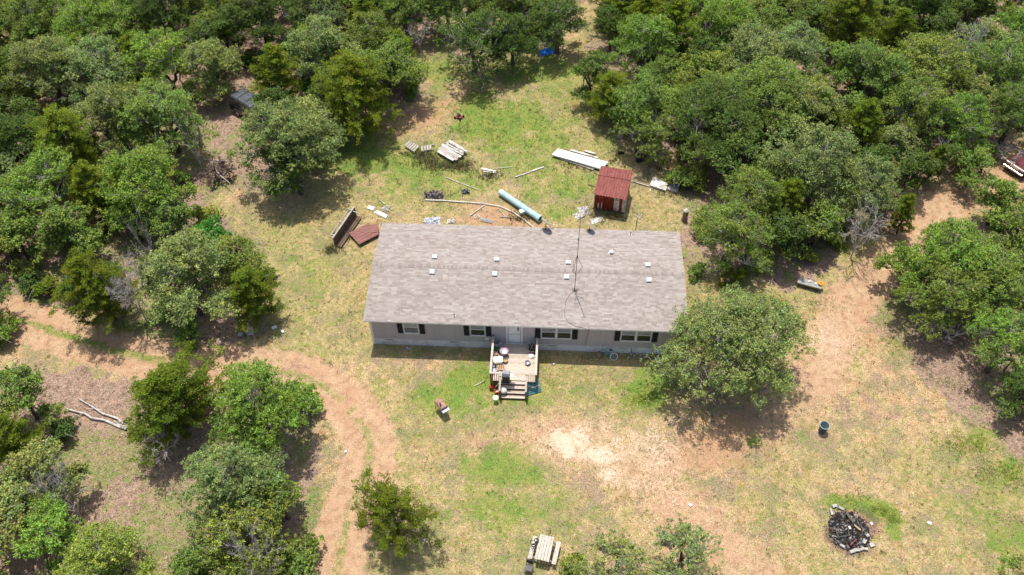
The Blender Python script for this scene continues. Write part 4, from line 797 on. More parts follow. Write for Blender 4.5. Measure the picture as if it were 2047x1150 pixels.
# lawn mower
q = P(918, 236, 0); t = thing('lawn_mower', 'small red push mower beside the bare dirt patch at the back', 'lawn mower', q, -.5)
m = MB(); m.box((0, 0, .2), (.56, .42, .10), taper=.85); m.build('deck', mat('faded_red', (.34, .07, .05), (.22, .05, .04), 5), t, bevel=.03); m = MB(); m.lathe([(.15, .25), (.15, .36), (.1, .42), (.01, .43)], 12); m.build('engine', black, t)
for sx in (-1, 1):
    for sy in (-1, 1): m = MB(); m.lathe([(.11, -.03), (.11, .03)], 12, (.26*sx, .27*sy, .11), Matrix.Rotation(math.pi/2, 3, 'X')); m.build('wheel', tyre, t)
m = MB(); m.tube([(-.3, -.18, .22), (-1.0, -.2, .75), (-1.08, -.2, .9), (-1.08, .2, .9), (-1.0, .2, .75), (-.3, .18, .22)], .014); m.build('handle', darkmetal, t)
# dark wooden rack lying on its side and faded red sheet metal left of the roof
a, b = P(669, 493, .1), P(712, 430, .1); t = thing('wooden_rack', 'long dark wooden trough tipped on its side left of the house', 'rack', a); dv = b-a; L = dv.length; u = dv.normalized(); s = Vector((u.y, -u.x, 0))
Mr = Matrix((u, -s, Vector((0, 0, 1)))).transposed()
def rb(m, c, d): m.box(Mr @ Vector(c), d, Mr)
m = MB(); rb(m, (L/2, 0, .9), (L, .09, .09)); m.build('top_rail', weather, t); m = MB(); rb(m, (L/2, .35, .78), (L*.92, .05, .07)); m.build('rear_rail', weather, t)
for k in range(5): m = MB(); rb(m, (L/2, -.02, .1+k*.165), (L, .03, .15)); m.build('side_board', darkwood, t)
for k in range(5): m = MB(); rb(m, (L*(k+.5)/5, -.05, .45), (.06, .05, .85)); m.build('upright', darkwood, t)
for k in (0, 2, 4): m = MB(); rb(m, (L*(k+.5)/5, .18, .86), (.07, .45, .05)); m.build('cross_piece', weather, t)
for k in range(3): m = MB(); rb(m, (L/2, -.13-.16*k, .05), (L*.96, .14, .03)); m.build('floor_board', darkwood, t)
stick('pale lath lying across the top end of the tipped trough', 'board', [(694, 418), (720, 428)], .06, .05, weather, z=.9)
t = thing('red_sheet_metal', 'faded red ribbed sheet metal lying between the trough and the house', 'sheet metal', (0, 0, 0)); q = [P(a, b, .3) for a, b in ((697, 466), (718, 489), (742, 470), (741, 447), (733, 446))]
o0, ex, ey = q[0], P(718, 489, .3)-q[0], P(738, 445, .3)-q[0]; c = o0+ex*.5+ey*.5; t.location = (c.x, c.y, 0)
for k in range(5):
    m = MB(); a = k/5; b = (k+1)/5
    for s0, s1, h in ((0, .55, 0), (.55, .68, .02), (.68, .87, .02), (.87, 1, 0)):
        p = [o0+ex*(a+(b-a)*s0)+Vector((0, 0, h if s0 != .55 else 0)), o0+ex*(a+(b-a)*s1)+Vector((0, 0, h)), o0+ex*(a+(b-a)*s1)+ey*random.uniform(.98, 1.0)+Vector((0, 0, h)), o0+ex*(a+(b-a)*s0)+ey+Vector((0, 0, h if s0 != .55 else 0))]
        m.add([v-t.location for v in p], [(0, 1, 2, 3)])
    oo = m.build('sheet', pinkrust, t); s_ = oo.modifiers.new('s', 'SOLIDIFY'); s_.thickness = .01
for s in (.1, .5, .9): m = MB(); m.bar(o0+ey*s+Vector((0, 0, -.14))-t.location, o0+ex+ey*s+Vector((0, 0, -.14))-t.location, .07, .25); m.build('bearer', darkwood, t)
slab('rusty_box', 'rusty brown box at the end of the faded red sheet metal', 'box', [(741, 466), (757, 463), (755, 447), (742, 449)], .35, .33, pinkrust)
# tyres, dark engine, lid, drum right of the shed
q = P(1278, 306, 0); t = thing('spare_wheel', 'black tyre with white rim under the oak edge right of the shed', 'wheel', q, 0, rot=(.15, .1, 0))
m = MB(); m.lathe([(.2, .02), (.34, .0), (.37, .06), (.37, .18), (.34, .24), (.21, .22)], 22, cap0=False, cap1=False); m.build('tyre', tyre, t, smooth=True)
m = MB(); m.lathe([(.01, .12), (.07, .14), (.1, .11), (.17, .13), (.21, .22), (.21, .03)], 20, cap1=False); m.build('rim', white, t, smooth=True); m = MB(); m.lathe([(.05, .14), (.05, .17)], 8); m.build('hub', black, t)
q = P(1277, 322, 0); t = thing('scrap_engine', 'black scrap engine on the ground below the white rimmed tyre', 'engine', q, .2)
m = MB(); m.box((0, 0, .18), (.5, .4, .3), taper=.8); m.build('block', black, t, bevel=.02); m = MB(); m.lathe([(.14, 0), (.14, .2)], 12, (.1, .1, .3)); m.build('housing', darkmetal, t); m = MB(); m.tube([(-.3, -.1, .1), (-.2, -.2, .4), (.2, -.22, .35)], .03); m.build('tube', black, t)
q = P(1242, 307, 0); m = MB(); m.box((0, 0, .08), (.5, .16, .14), rz=0, taper=.85); o = m.build('black_box', black, bevel=.02); o.location = q; tag(o, 'small black oblong box left of the white rimmed tyre', 'box')
q = P(1312, 322, 0); m = MB(); m.lathe([(.24, 0), (.26, .05), (.2, .1), (.02, .12)], 20); o = m.build('metal_disc', steel, smooth=True); o.location = q; tag(o, 'round grey metal lid on the ground right of the scrap engine', 'lid')
q = P(1368, 440, 0); t = thing('old_stump', 'ragged grey brown stump in the grass at the right yard edge', 'stump', q, .3); m = MB(); rg = random.Random(6); m.lathe([(.25, 0), (.2, .3), (.19, .8), (.13, 1.0)], 9); m.v = [(a*rg.uniform(.8, 1.2), b*rg.uniform(.8, 1.2), c*rg.uniform(.9, 1.1)) for a, b, c in m.v]; m.build('stump', brushm, t); m = MB(); m.lathe([(.14, .95), (.2, 1.02), (.1, 1.15), (.01, 1.17)], 8); m.build('top', offwhite, t)
# rubbish bin
q = P(1643, 862, 0); t = thing('rubbish_bin', 'open blue grey round bin standing alone on the dry grass', 'bin', q)
m = MB(); m.lathe([(.22, 0), (.23, .02), (.285, .72), (.27, .72), (.215, .05), (.01, .05)], 26); m.build('body', bluecan, t, smooth=True)
m = MB(); n = 28; m.tube([(.295*math.cos(k*2*math.pi/n), .295*math.sin(k*2*math.pi/n), .73) for k in range(n+1)], .022, 6, False); m.build('rim', binrim, t, smooth=True)
for a in (-2.2, .94): m = MB(); m.tube([(.27*math.cos(a-.2), .27*math.sin(a-.2), .62), (.34*math.cos(a), .34*math.sin(a), .58), (.27*math.cos(a+.2), .27*math.sin(a+.2), .62)], .018); m.build('handle', bluecan, t)
# picnic table
q = P(1088, 1106, 0); pa = ang(P(1083, 1068, .75), P(1109, 1074, .75)); t = thing('picnic_table', 'bleached wooden picnic table with attached benches at the bottom of the yard', 'picnic table', q, pa)
for k in range(5): m = MB(); m.box((-.34+k*.17, 0, .74+random.uniform(-.006, .006)), (.148, 1.5+random.uniform(-.02, .02), .036)); m.build('tabletop_board', mat('bleached_wood', (.56, .52, .46), (.36, .32, .28), 4, .9, stretch=(9, 1, 9), bump=.4, c3=(.42, .3, .22), sc3=2.2), t)
for s in (-1, 1):
    m = MB(); m.box((.70*s, 0, .44), (.24, 1.4, .036)); m.build('bench_board', _M['bleached_wood'], t)
for y in (-.55, .55):
    m = MB(); m.box((0, y, .40), (1.5, .04, .09)); m.box((0, y, .70), (.8, .04, .09)); m.build('cross_beam', weather, t)
    for s in (-1, 1): m = MB(); m.bar((.28*s, y+.04, .72), (.62*s, y+.04, 0), .04, .09, up=(0, 1, 0)); m.build('leg', weather, t)
q = P(1073, 1085, .76); m = MB(); rg = random.Random(12)
for cx_, cy_, r in ((0, 0, .13), (-.2, -.12, .14), (-.16, -.3, .1)):
    for j in range(4): m.tube([(cx_+r*rg.uniform(.8, 1.15)*math.cos(k*.52), cy_+r*rg.uniform(.8, 1.15)*math.sin(k*.52), .02+.025*j) for k in range(13)], .014, 5, False)
o = m.build('hose_coil', black); o.location = q+Vector((-.02, .1, 0)); tag(o, 'tangled black cable coil on the picnic table corner', 'cable')
q = P(1057, 1141, 0); t = thing('folding_chair', 'small black folding chair below the picnic table', 'chair', q, -.25)
m = MB(); m.box((0, 0, .42), (.42, .4, .03)); m.build('seat', black, t, bevel=.01); m = MB(); m.box((0, .24, .72), (.4, .03, .3), Matrix.Rotation(-.25, 3, 'X')); m.build('backrest', blackp, t, bevel=.01)
for s in (-1, 1):
    m = MB(); m.tube([(.21*s, .3, .9), (.21*s, .12, .42), (.21*s, -.25, 0)], .014); m.build('leg', steel, t); m = MB(); m.tube([(.21*s, -.18, .42), (.21*s, .26, 0)], .014); m.build('leg', steel, t)
# rusty barrel grill in the yard
q = P(882, 820, 0); t = thing('barrel_grill', 'rusty old grill with pale blue shelf standing alone on the lawn', 'grill', q, -2.45)
M90 = Matrix.Rotation(math.pi/2, 3, 'Y'); m = MB(); m.lathe([(.01, -.4), (.26, -.4), (.27, 0), (.26, .4), (.01, .4)], 14, (0, .1, .72), Matrix.Rotation(math.pi/2, 3, 'X')@Matrix.Identity(3)); m.build('barrel', mat('peeling_green', (.33, .40, .36), (.30, .18, .13), 4, .7), t, smooth=True)
m = MB(); m.prism([(-.28, .76), (-.2, .93), (0, 1.02), (.2, .93), (.28, .76)], -.3, .48); m.build('lid', mat('lid_rust', (.26, .11, .08), (.38, .24, .18), 3.5, .75), t)
m = MB(); m.box((0, .62, .78), (.5, .2, .025)); m.build('shelf', mat('lilac_grey', (.58, .60, .72)), t); m = MB(); m.box((0, .49, .86), (.4, .06, .14)); m.build('vent_box', black, t)
m = MB(); m.tube([(.12, .2, .98), (.12, .2, 1.3)], .045, 8); m.build('chimney', darkmetal, t)
for sx in (-1, 1):
    for y in (-.25, .4): m = MB(); m.tube([(.2*sx, y, .6), (.26*sx, y, 0)], .018); m.build('leg', darkmetal, t)
m = MB(); m.tube([(-.3, .3, .12), (-.3, -.2, .12)], .012); m.lathe([(.12, -.03), (.12, .03)], 12, (-.27, -.25, .12), M90); m.build('wheel', tyre, t)
# plank bench with orange ring
a, b = P(1595, 560, .4), P(1643, 573, .4); c = (a+b)/2; t = thing('plank_bench', 'low mossy plank bench at the wood edge beside the drive', 'bench', (c.x, c.y, 0), ang(a, b)); L = (b-a).length
for k in range(3): m = MB(); m.box((0, -.17+.17*k, .4), (L, .16, .04)); m.build('plank', mat('mossy_wood', (.36, .35, .33), (.22, .24, .21), 4, .9, stretch=(1, 8, 8), c3=(.5, .47, .46), sc3=2), t)
for x in (-L*.4, 0, L*.4): m = MB(); m.box((x, 0, .19), (.08, .46, .38)); m.build('leg', darkwood, t)
m = MB(); m.box((0, -.24, .36), (L, .03, .1)); m.build('apron', weather, t)
m = MB(); m.lathe([(.06, .0), (.17, .03), (.22, .09), (.17, .15), (.08, .12), (.05, .04)], 12, cap0=False); rg = random.Random(3); m.v = [(x_*rg.uniform(.9, 1.1), y_*rg.uniform(.9, 1.1), z_) for x_, y_, z_ in m.v]; o = m.build('orange_ring', orange); o.location = P(1641, 568, .45); tag(o, 'bright orange ring lying on the right end of the plank bench', 'ring')
m = MB(); m.lathe([(.06, 0), (.07, .12), (.02, .14)], 8); o = m.build('white_cup', white); o.location = P(1630, 569, .42); tag(o, 'small white cup left of the orange ring on the plank bench', 'cup')
m = MB(); m.box((0, 0, .03), (.3, .24, .05)); o = m.build('grey_block', conc); o.location = P(1618, 563, .42); tag(o, 'pale block on the middle of the plank bench', 'block')
# chair and bucket at wood edge left
q = P(503, 672, 0); t = thing('garden_chair', 'old grey plastic chair in the shade beside the left cedar', 'chair', q, .2)
m = MB(); m.box((0, 0, .4), (.42, .4, .04)); m.build('seat', lgrey, t, bevel=.01); m = MB(); m.box((0, .22, .68), (.42, .03, .5), Matrix.Rotation(-.2, 3, 'X')); m.build('backrest', lgrey, t, bevel=.02)
for sx in (-1, 1):
    for y in (-.18, .2): m = MB(); m.tube([(.19*sx, y, .4), (.23*sx, y*1.2, 0)], .02); m.build('leg', lgrey, t)
q = P(478, 671, 0); m = MB(); m.lathe([(.13, 0), (.17, .3), (.15, .3), (.12, .04), (.01, .04)], 16); m.v = [(c, b, a+.16) for a, b, c in m.v]; o = m.build('grey_bucket', mat('pale_green_grey', (.45, .5, .46))); o.location = q; tag(o, 'pale bucket lying on its side left of the grey chair', 'bucket')
for (px, py, r, l) in ((548, 655, .18, 'pale fallen plate on the ground right of the grey chair'), (565, 663, .12, 'small white scrap at the yard edge right of the grey chair'), (1380, 1010, .12, 'white scrap on the dry patch right of the sandy ground'), (1742, 1047, .1, 'white pebble sized scrap between burn heap and green grass'), (1300, 381, .08, 'tiny white scrap near the off white slab'), (691, 903, .09, 'single white stone on the left dirt track'), (1858, 1046, .13, 'white scrap on the dry grass right of the burn heap'), (725, 484, .08, 'white pebble below the faded red sheet metal'), (848, 1080, .05, 'tiny white speck near the lone cedar')):
    m = MB(); m.box((0, 0, .03), (r*2, r*1.5, .05), rz=r*20, taper=.8); o = m.build('white_scrap', white, bevel=.008); o.location = P(px, py, 0); tag(o, l, 'scrap')
# things under the big oak
q = P(1387, 745, 0); t = thing('toy_tricycle', 'dark teal and orange toy half hidden under the big oak', 'toy', q, .4)
m = MB(); m.box((0, 0, .3), (.5, .25, .2), taper=.8); m.build('body', mat('teal_toy', (.03, .2, .22)), t, bevel=.03); m = MB(); m.lathe([(.14, -.04), (.14, .04)], 14, (.32, 0, .15), Matrix.Rotation(math.pi/2, 3, 'X')); m.build('wheel', orange, t)
for s in (-1, 1): m = MB(); m.lathe([(.1, -.03), (.1, .03)], 12, (-.22, .18*s, .1), Matrix.Rotation(math.pi/2, 3, 'X')); m.build('wheel', black, t)
m = MB(); m.tube([(.2, -.2, .6), (.2, 0, .55), (.2, .2, .6)], .02); m.tube([(.25, 0, .2), (.2, 0, .55)], .02); m.build('handlebar', lgrey, t)

# ------------------------------------------------------------------ vehicles
def vehicle(name, label, cat, loc, rz_, L, Wd, H, prof, cab, paint, roofm=None, rack=False, gm_=None):
    t = thing(name, label, cat, loc, rz_)
    m = MB(); m.prism(prof, -Wd/2, Wd/2); b = m.build('body', paint, t, bevel=.07)
    (xa, za), (xb, zb), (xc, zc), (xd, zd) = cab; w0, w1 = Wd/2-.06, Wd/2-.22     # rear bottom, rear top, front top, front bottom
    m = MB(); m.add([(xa, -w0, za), (xd, -w0, zd), (xd, w0, zd), (xa, w0, za), (xb, -w1, zb), (xc, -w1, zc), (xc, w1, zc), (xb, w1, zb)], [(3, 2, 1, 0), (4, 5, 6, 7), (0, 1, 5, 4), (1, 2, 6, 5), (2, 3, 7, 6), (3, 0, 4, 7)]); m.build('cabin', roofm or paint, t, bevel=.06)
    def quad(p, off):
        p = [Vector(v) for v in p]; n = (p[1]-p[0]).cross(p[2]-p[0]).normalized(); c = sum(p, Vector())/4; p = [c+(v-c)*.86+n*off for v in p]; mm = MB(); q = [v+n*.012 for v in p]
        mm.add(p+q, [(3, 2, 1, 0), (4, 5, 6, 7), (0, 1, 5, 4), (1, 2, 6, 5), (2, 3, 7, 6), (3, 0, 4, 7)]); return mm
    quad([(xd, -w0, zd), (xd, w0, zd), (xc, w1, zc), (xc, -w1, zc)], .004).build('windscreen', carglass, t)
    quad([(xa, w0, za), (xa, -w0, za), (xb, -w1, zb), (xb, w1, zb)], .004).build('rear_window', carglass, t)
    for s in (-1, 1):
        for k in range(2):
            f0, f1 = k/2+.01, (k+1)/2-.01; lb = [(xa+(xd-xa)*f0, s*w0, za), (xa+(xd-xa)*f1, s*w0, zd), (xb+(xc-xb)*f1, s*w1, zc), (xb+(xc-xb)*f0, s*w1, zb)]
            quad(lb if s < 0 else lb[::-1], .004).build('side_window', carglass, t)
    for x in (-L*.30, L*.31):
        for s in (-1, 1):
            m = MB(); m.lathe([(.22, -.1), (.33, -.1), (.35, 0), (.33, .1), (.22, .1)], 20, (x, s*(Wd/2-.08), .35), Matrix.Rotation(math.pi/2, 3, 'X'), cap0=True, cap1=True); w = m.build('wheel', tyre, t)
            m = MB(); m.lathe([(.21, -.01), (.2, .01), (.08, .0), (.06, .02)], 16, (x, s*(Wd/2+.025), .35), Matrix.Rotation(s*-math.pi/2, 3, 'X')); m.build('rim', steel, w)
            m = MB(); m.tube([(x+.42*math.cos(a), s*(Wd/2+.005), .35+.42*math.sin(a)) for a in [k*.393 for k in range(9)]], .022, 5); m.build('wheel_arch', gm_ or lgrey, t)
    for s in (-1, 1): m = MB(); m.box((L/2-.03, s*(Wd/2-.28), .78), (.08, .34, .16)); m.build('headlight', lgrey, t, bevel=.02)
    for s in (-1, 1): m = MB(); m.box((-L/2+.02, s*(Wd/2-.12), .85), (.06, .14, .34)); m.build('tail_light', red, t, bevel=.01)
    m = MB(); m.box((L/2-.01, 0, .76), (.06, Wd-1.0, .18)); m.build('grille', chrome if not rack else black, t); m = MB(); m.box((L/2+.04, 0, .48), (.12, Wd-.04, .16)); m.build('front_bumper', chrome if not rack else blackp, t, bevel=.03)
    m = MB(); m.box((-L/2-.03, 0, .5), (.12, Wd-.06, .18)); m.build('rear_bumper', blackp, t, bevel=.03)
    if rack:
        for s in (-1, 1): m = MB(); m.tube([(xb+.08, s*(w1-.08), zb+.09), (xc-.1, s*(w1-.08), zc+.09)], .022); m.build('roof_rail', steel, t)
        for k in (.3, .72): x = xb+(xc-xb)*k; m = MB(); m.box((x, 0, zb+.1), (.06, 2*(w1-.08), .03)); m.build('roof_bar', chrome if k < .5 else black, t)
    return t
c = P(499, 205, .9)
suvp = [(-2.3, .35), (2.25, .35), (2.3, .6), (2.28, .92), (1.2, 1.06), (-2.28, 1.08), (-2.3, .6)]
a_ = ang(P(477, 173, 1.8), P(515, 195, 1.8))
rc = P(489, 192, 1.82)
vd = Vector((math.cos(a_), math.sin(a_), 0))
vehicle('parked_suv', 'black four door vehicle with roof bars parked under the trees at upper left', 'car', Vector((rc.x, rc.y, 0))+vd*1.0, a_, 4.6, 1.85, 1.8, suvp, [(-2.25, 1.05), (-2.05, 1.78), (.35, 1.78), (1.0, 1.04)], carblack, roofblue, True)
a_ = ang(P(2040, 347, .5), P(2008, 326, .5))   # along bumper
hd = a_+math.pi/2; vd = Vector((math.cos(hd), math.sin(hd), 0)); fc = P(2026, 339, .5)
if vd.y > 0: vd = -vd; hd += math.pi
redp = [(-2.2, .35), (2.2, .35), (2.25, .6), (2.2, .86), (.8, 1.0), (-2.15, 1.02), (-2.2, .6)]
vehicle('parked_car', 'faded maroon car with chrome bumper at the right edge of the picture', 'car', Vector((fc.x, fc.y, 0))-vd*2.2, hd, 4.45, 1.75, 1.4, redp, [(-1.7, .98), (-1.1, 1.42), (.05, 1.42), (.75, .98)], carred)

# ================================================================== TREES
def npr(s): return np.random.RandomState(s)
def tubes_np(branches, n=5):      # branches: list of (pts Nx3, radii)
    V = []; Fq = []; off = 0
    for pts, rs in branches:
        pts = np.asarray(pts, float); k = len(pts); d = np.gradient(pts, axis=0); d /= np.linalg.norm(d, axis=1, keepdims=True)+1e-9
        ref = np.where(np.abs(d[:, 2:3]) > .9, np.array([[1., 0, 0]]), np.array([[0, 0, 1.]])); a = np.cross(d, ref); a /= np.linalg.norm(a, axis=1, keepdims=True)+1e-9; b = np.cross(d, a)
        t = np.arange(n)*2*np.pi/n; ring = pts[:, None]+np.asarray(rs)[:, None, None]*(a[:, None]*np.cos(t)[None, :, None]+b[:, None]*np.sin(t)[None, :, None])
        V.append(ring.reshape(-1, 3)); i = np.arange(k-1)[:, None]*n; j = np.arange(n)[None]; j2 = (j+1) % n
        Fq.append(np.stack([i+j, i+j2, i+n+j2, i+n+j], -1).reshape(-1, 4)+off); off += k*n
    return np.concatenate(V), np.concatenate(Fq)
def wob(a, b, k, amp, rg, sag=0.0):
    a = np.asarray(a, float); b = np.asarray(b, float); t = np.linspace(0, 1, k)[:, None]; L = np.linalg.norm(b-a)
    p = a+(b-a)*t; w = rg.randn(k, 3)*amp*L; w[0] = 0; w[-1] = 0; p += w*np.sin(t*np.pi); p[:, 2] += (np.sin(t[:, 0]*np.pi))*sag*L; return p
def leafquads(c, rg, size, up=.6, droop=0.0, aspect=.62):
    n = len(c); nr = rg.randn(n, 3); nr[:, 2] = np.abs(nr[:, 2])+up; nr /= np.linalg.norm(nr, axis=1, keepdims=True)
    u = np.cross(nr, rg.randn(n, 3)); u /= np.linalg.norm(u, axis=1, keepdims=True)+1e-9; v = np.cross(nr, u)
    s = size*rg.uniform(.6, 1.3, (n, 1)); a = u*s; b = v*s*aspect
    return np.stack([c-a, c+b-nr*s*.15, c+a, c-b-nr*s*.15], 1).reshape(-1, 3)
def make_tree(seed, R, H, kind='oak', lobes=10, clumps=170, per=110, leaf=.057, base=.24, thin=1.0, shape=None):
    rg = npr(seed); Hc0 = H*base; tr = []; tw = []
    cc = []; lob = []
    for i in range(lobes):          # lobe centres spread over a dome
        a = i*2.399+rg.uniform(-.4, .4); f = math.sqrt((i+.6)/lobes); r = f*R*.74*rg.uniform(.70, 1.22)
        z = Hc0+(H-Hc0)*(.82-.70*f**1.8*rg.uniform(.8, 1.15)); lr = R*rg.choice((.22, .30, .36, .42, .46))*(1-.1*f)
        lob.append((np.array([r*math.cos(a), r*math.sin(a), z]), lr))
    nf = rg.randint(2, 4); fork = np.array([rg.randn()*.12*R*.3, rg.randn()*.12*R*.3, H*.24]); r0 = .045*R+.05
    forks = [fork]; tr.append((wob((0, 0, -.1), fork, 4, .04, rg), np.linspace(r0*1.25, r0*.9, 4)))
    mains = []
    for k in range(nf):
        a = k*2*math.pi/nf+rg.rand(); e = fork+np.array([math.cos(a)*R*.28, math.sin(a)*R*.28, H*.24*rg.uniform(.8, 1.2)]); mains.append(e); tr.append((wob(fork, e, 4, .06, rg), np.linspace(r0*.8, r0*.5, 4)))
    for c, lr in lob:
        m = min(mains, key=lambda q: np.linalg.norm(q-c)); s = c-np.array([0, 0, lr*.45]); tr.append((wob(m, s, 5, .07, rg, .05), np.linspace(r0*.45, r0*.16, 5)))
        nc = max(4, int(clumps*(lr**2)/sum(l[1]**2 for l in lob)))
        for j in range(nc):
            v = rg.randn(3); v /= np.linalg.norm(v); v[2] = v[2] if rg.rand() < .22 else abs(v[2])*.95-.12
            rr = lr*rg.uniform(.72, 1.12); p = c+v*np.array([rr, rr, rr*.72]); p[2] = max(p[2], H*.16)
            cc.append((p, rg.uniform(.17, .34)*(R/3.5)**.35, v)); 
            tw.append((wob(s, p+v*.1, 4, .09, rg, .05), np.linspace(r0*.13+.008, .008, 4)))
            if rg.rand() < .5:
                e = p+v*rg.uniform(.2, .6)+rg.randn(3)*.16; tw.append((wob(p-v*.25, e, 3, .12, rg), np.array([.02, .015, .009])))
    P_, Q = [], []
    for p, cr, v in cc:
        n = int(per*2.25*thin*rg.uniform(.45, 1.35)); g_ = rg.randn(n, 3)*cr*np.array([1, 1, .6])
        # small sprays inside a clump
        ns = max(3, n//14); sc = rg.randn(ns, 3)*cr*np.array([1, 1, .6]); g_ = sc[rg.randint(0, ns, n)]+rg.randn(n, 3)*cr*.26
        P_.append(p+g_); tint = rg.uniform(.78, 1.22); hue = rg.uniform(-.12, .12)
        cl = np.array([tint*(1+hue), tint, tint*(1-hue*.6)])[None]*(rg.uniform(.5, 1.5, (n, 1))**1.3); 
        if kind != 'cedar': cl = np.where(rg.rand(n, 1) < .05, cl*np.array([[1.6, 1.25, 1.5]]), cl)
        Q.append(cl)
    pts = np.concatenate(P_); cols = np.concatenate(Q); pts[:, 2] = np.maximum(pts[:, 2], .15)
    v = leafquads(pts, rg, leaf, .55); me = npmesh('crown', v, np.arange(len(v)).reshape(-1, 4), np.repeat(cols, 4, 0)); me.materials.append(leafm)
    a, b = tubes_np(tr, 7); mt_ = npmesh('trunk', a, b, None, True); mt_.materials.append(bark)
    a, b = tubes_np(tw, 4); mw = npmesh('twigs', a, b, None, True); mw.materials.append(twigm)
    return dict(R=R, H=H, t=mt_, w=mw, c=me)
def make_cedar(seed, R, H, n=38000, leaf=.06, nb=95):
    rg = npr(seed); tr = [(wob((0, 0, -.1), (rg.randn()*.1, rg.randn()*.1, H*.92), 6, .01, rg), np.linspace(.14, .03, 6))]; tw = []; P_ = []; Q = []
    lob = 1+.22*np.sin(np.arange(7)*2.1+seed)
    for i in range(nb):
        f = (i+.5)/nb; z = H*(.14+.80*f); a = i*2.399+rg.rand()*.5
        rmax = R*(1-f**2.0)**.7*rg.uniform(.6, 1.12)*(0.8+.2*min(1, f*5))*lob[int(a/6.283*7) % 7]; rmax = max(rmax, .25)
        e = np.array([math.cos(a)*rmax, math.sin(a)*rmax, z+rmax*rg.uniform(.05, .35)]); s = np.array([0, 0, z]); bp = wob(s, e, 5, .05, rg); tw.append((bp, np.linspace(.04, .008, 5)))
        k = int(n/nb*(.25+rmax/R)); ns = 9; t0 = rg.uniform(.3, 1.0, ns); sd = rg.randn(ns, 3)*np.array([1, 1, .28]); sd /= np.linalg.norm(sd, axis=1, keepdims=True); sl_ = rg.uniform(.25, .55, ns)*(.4+rmax/R*.8)
        w = rg.randint(0, ns, k); q = s+(e-s)*t0[w][:, None]+sd[w]*(sl_[w]*rg.rand(k))[:, None]+rg.randn(k, 3)*np.array([.075, .075, .04]); P_.append(q); tint = rg.uniform(.72, 1.28); hu = rg.uniform(-.12, .12)
        Q.append(np.array([tint*(1+hu), tint, tint])[None]*rg.uniform(.7, 1.3, (k, 1)))
    pts = np.concatenate(P_); pts[:, 2] = np.maximum(pts[:, 2], .12); cols = np.concatenate(Q)
    v = leafquads(pts, rg, leaf, .45, aspect=.4); me = npmesh('crown', v, np.arange(len(v)).reshape(-1, 4), np.repeat(cols, 4, 0)); me.materials.append(leafm)
    a, b = tubes_np(tr, 7); mt_ = npmesh('trunk', a, b, None, True); mt_.materials.append(bark); a, b = tubes_np(tw, 4); mw = npmesh('twigs', a, b, None, True); mw.materials.append(bark)
    return dict(R=R, H=H, t=mt_, w=mw, c=me)
def make_dead(seed, R, H, depth=4, nb=5, lean=.6):
    rg = npr(seed); br = []
    def grow(p, d, L, r, lv):
        e = p+d*L; br.append((wob(p, e, 4, .06, rg), np.linspace(r, r*.55, 4)))
        if lv == 0: return
        for k in range(rg.randint(3, 5)):
            t = rg.uniform(.35, 1.0); q = p+d*L*t; nd = d+rg.randn(3)*.62; nd[2] += .06; nd /= np.linalg.norm(nd); grow(q, nd, L*rg.uniform(.45, .72), max(r*.6, .018), lv-1)
    for k in range(nb):
        a = k*6.28/nb+rg.rand(); d = np.array([math.cos(a)*lean, math.sin(a)*lean, 1.0]); d /= np.linalg.norm(d); grow(np.array([0, 0, H*.12]), d, H*.42, .05+.012*R, depth-1)
    br.append((wob((0, 0, -.1), (0, 0, H*.14), 3, .02, rg), np.array([.13, .11, .09])))
    v, f = tubes_np(br, 4); ext = np.abs(v[:, :2]).max(); v[:, :2] *= R/ext; v[:, 2] *= H/v[:, 2].max(); me = npmesh('branches', v, f, None, True); return me
VO = [make_tree(11, 3.6, 6.6, lobes=11, clumps=190, per=125), make_tree(12, 3.5, 6.4, lobes=9, clumps=170, per=130), make_tree(13, 3.7, 6.8, lobes=13, clumps=200, per=120), make_tree(14, 3.4, 6.2, lobes=8, clumps=170, per=125), make_tree(15, 3.6, 6.5, lobes=10, clumps=150, per=120, thin=.8), make_tree(16, 3.5, 6.9, lobes=14, clumps=200, per=105), make_tree(17, 3.6, 6.1, lobes=12, clumps=150, per=110, thin=.7), make_tree(18, 3.5, 6.6, lobes=9, clumps=210, per=100)]
VS_ = [make_tree(21, 2.1, 4.7, lobes=7, clumps=80, per=110), make_tree(22, 2.2, 5.0, lobes=6, clumps=85, per=110), make_tree(23, 2.0, 4.4, lobes=8, clumps=75, per=120)]
VT = [make_tree(31, 3.0, 5.6, lobes=10, clumps=130, per=80, thin=.6), make_tree(32, 2.6, 5.2, lobes=11, clumps=120, per=80, thin=.6)]
VB = [make_tree(41, 4.7, 7.2, lobes=17, clumps=380, per=105, leaf=.056, base=.26)]
VC = [make_cedar(51, 2.5, 6.0), make_cedar(52, 2.4, 5.4), make_cedar(53, 1.7, 5.6, 24000, .06, 60)]
VH = [make_tree(61, 1.2, 1.7, lobes=6, clumps=34, per=100, base=.1), make_tree(62, 1.0, 1.4, lobes=5, clumps=26, per=110, base=.1)]
VCT = [make_cedar(54, 2.7, 5.4, 22000, .06, 60)]
TINT = {'O': (.210, .300, .058), 'B': (.215, .345, .055), 'G': (.255, .325, .098), 'C': (.165, .222, .018), 'K': (.125, .198, .040), 'Y': (.275, .345, .065), 'V': (.10, .33, .05)}
NAME = {'O': 'oak_tree', 'B': 'oak_tree', 'G': 'oak_tree', 'C': 'cedar_tree', 'K': 'oak_tree', 'Y': 'oak_tree', 'V': 'bush'}
trg = random.Random(77); TREES = []
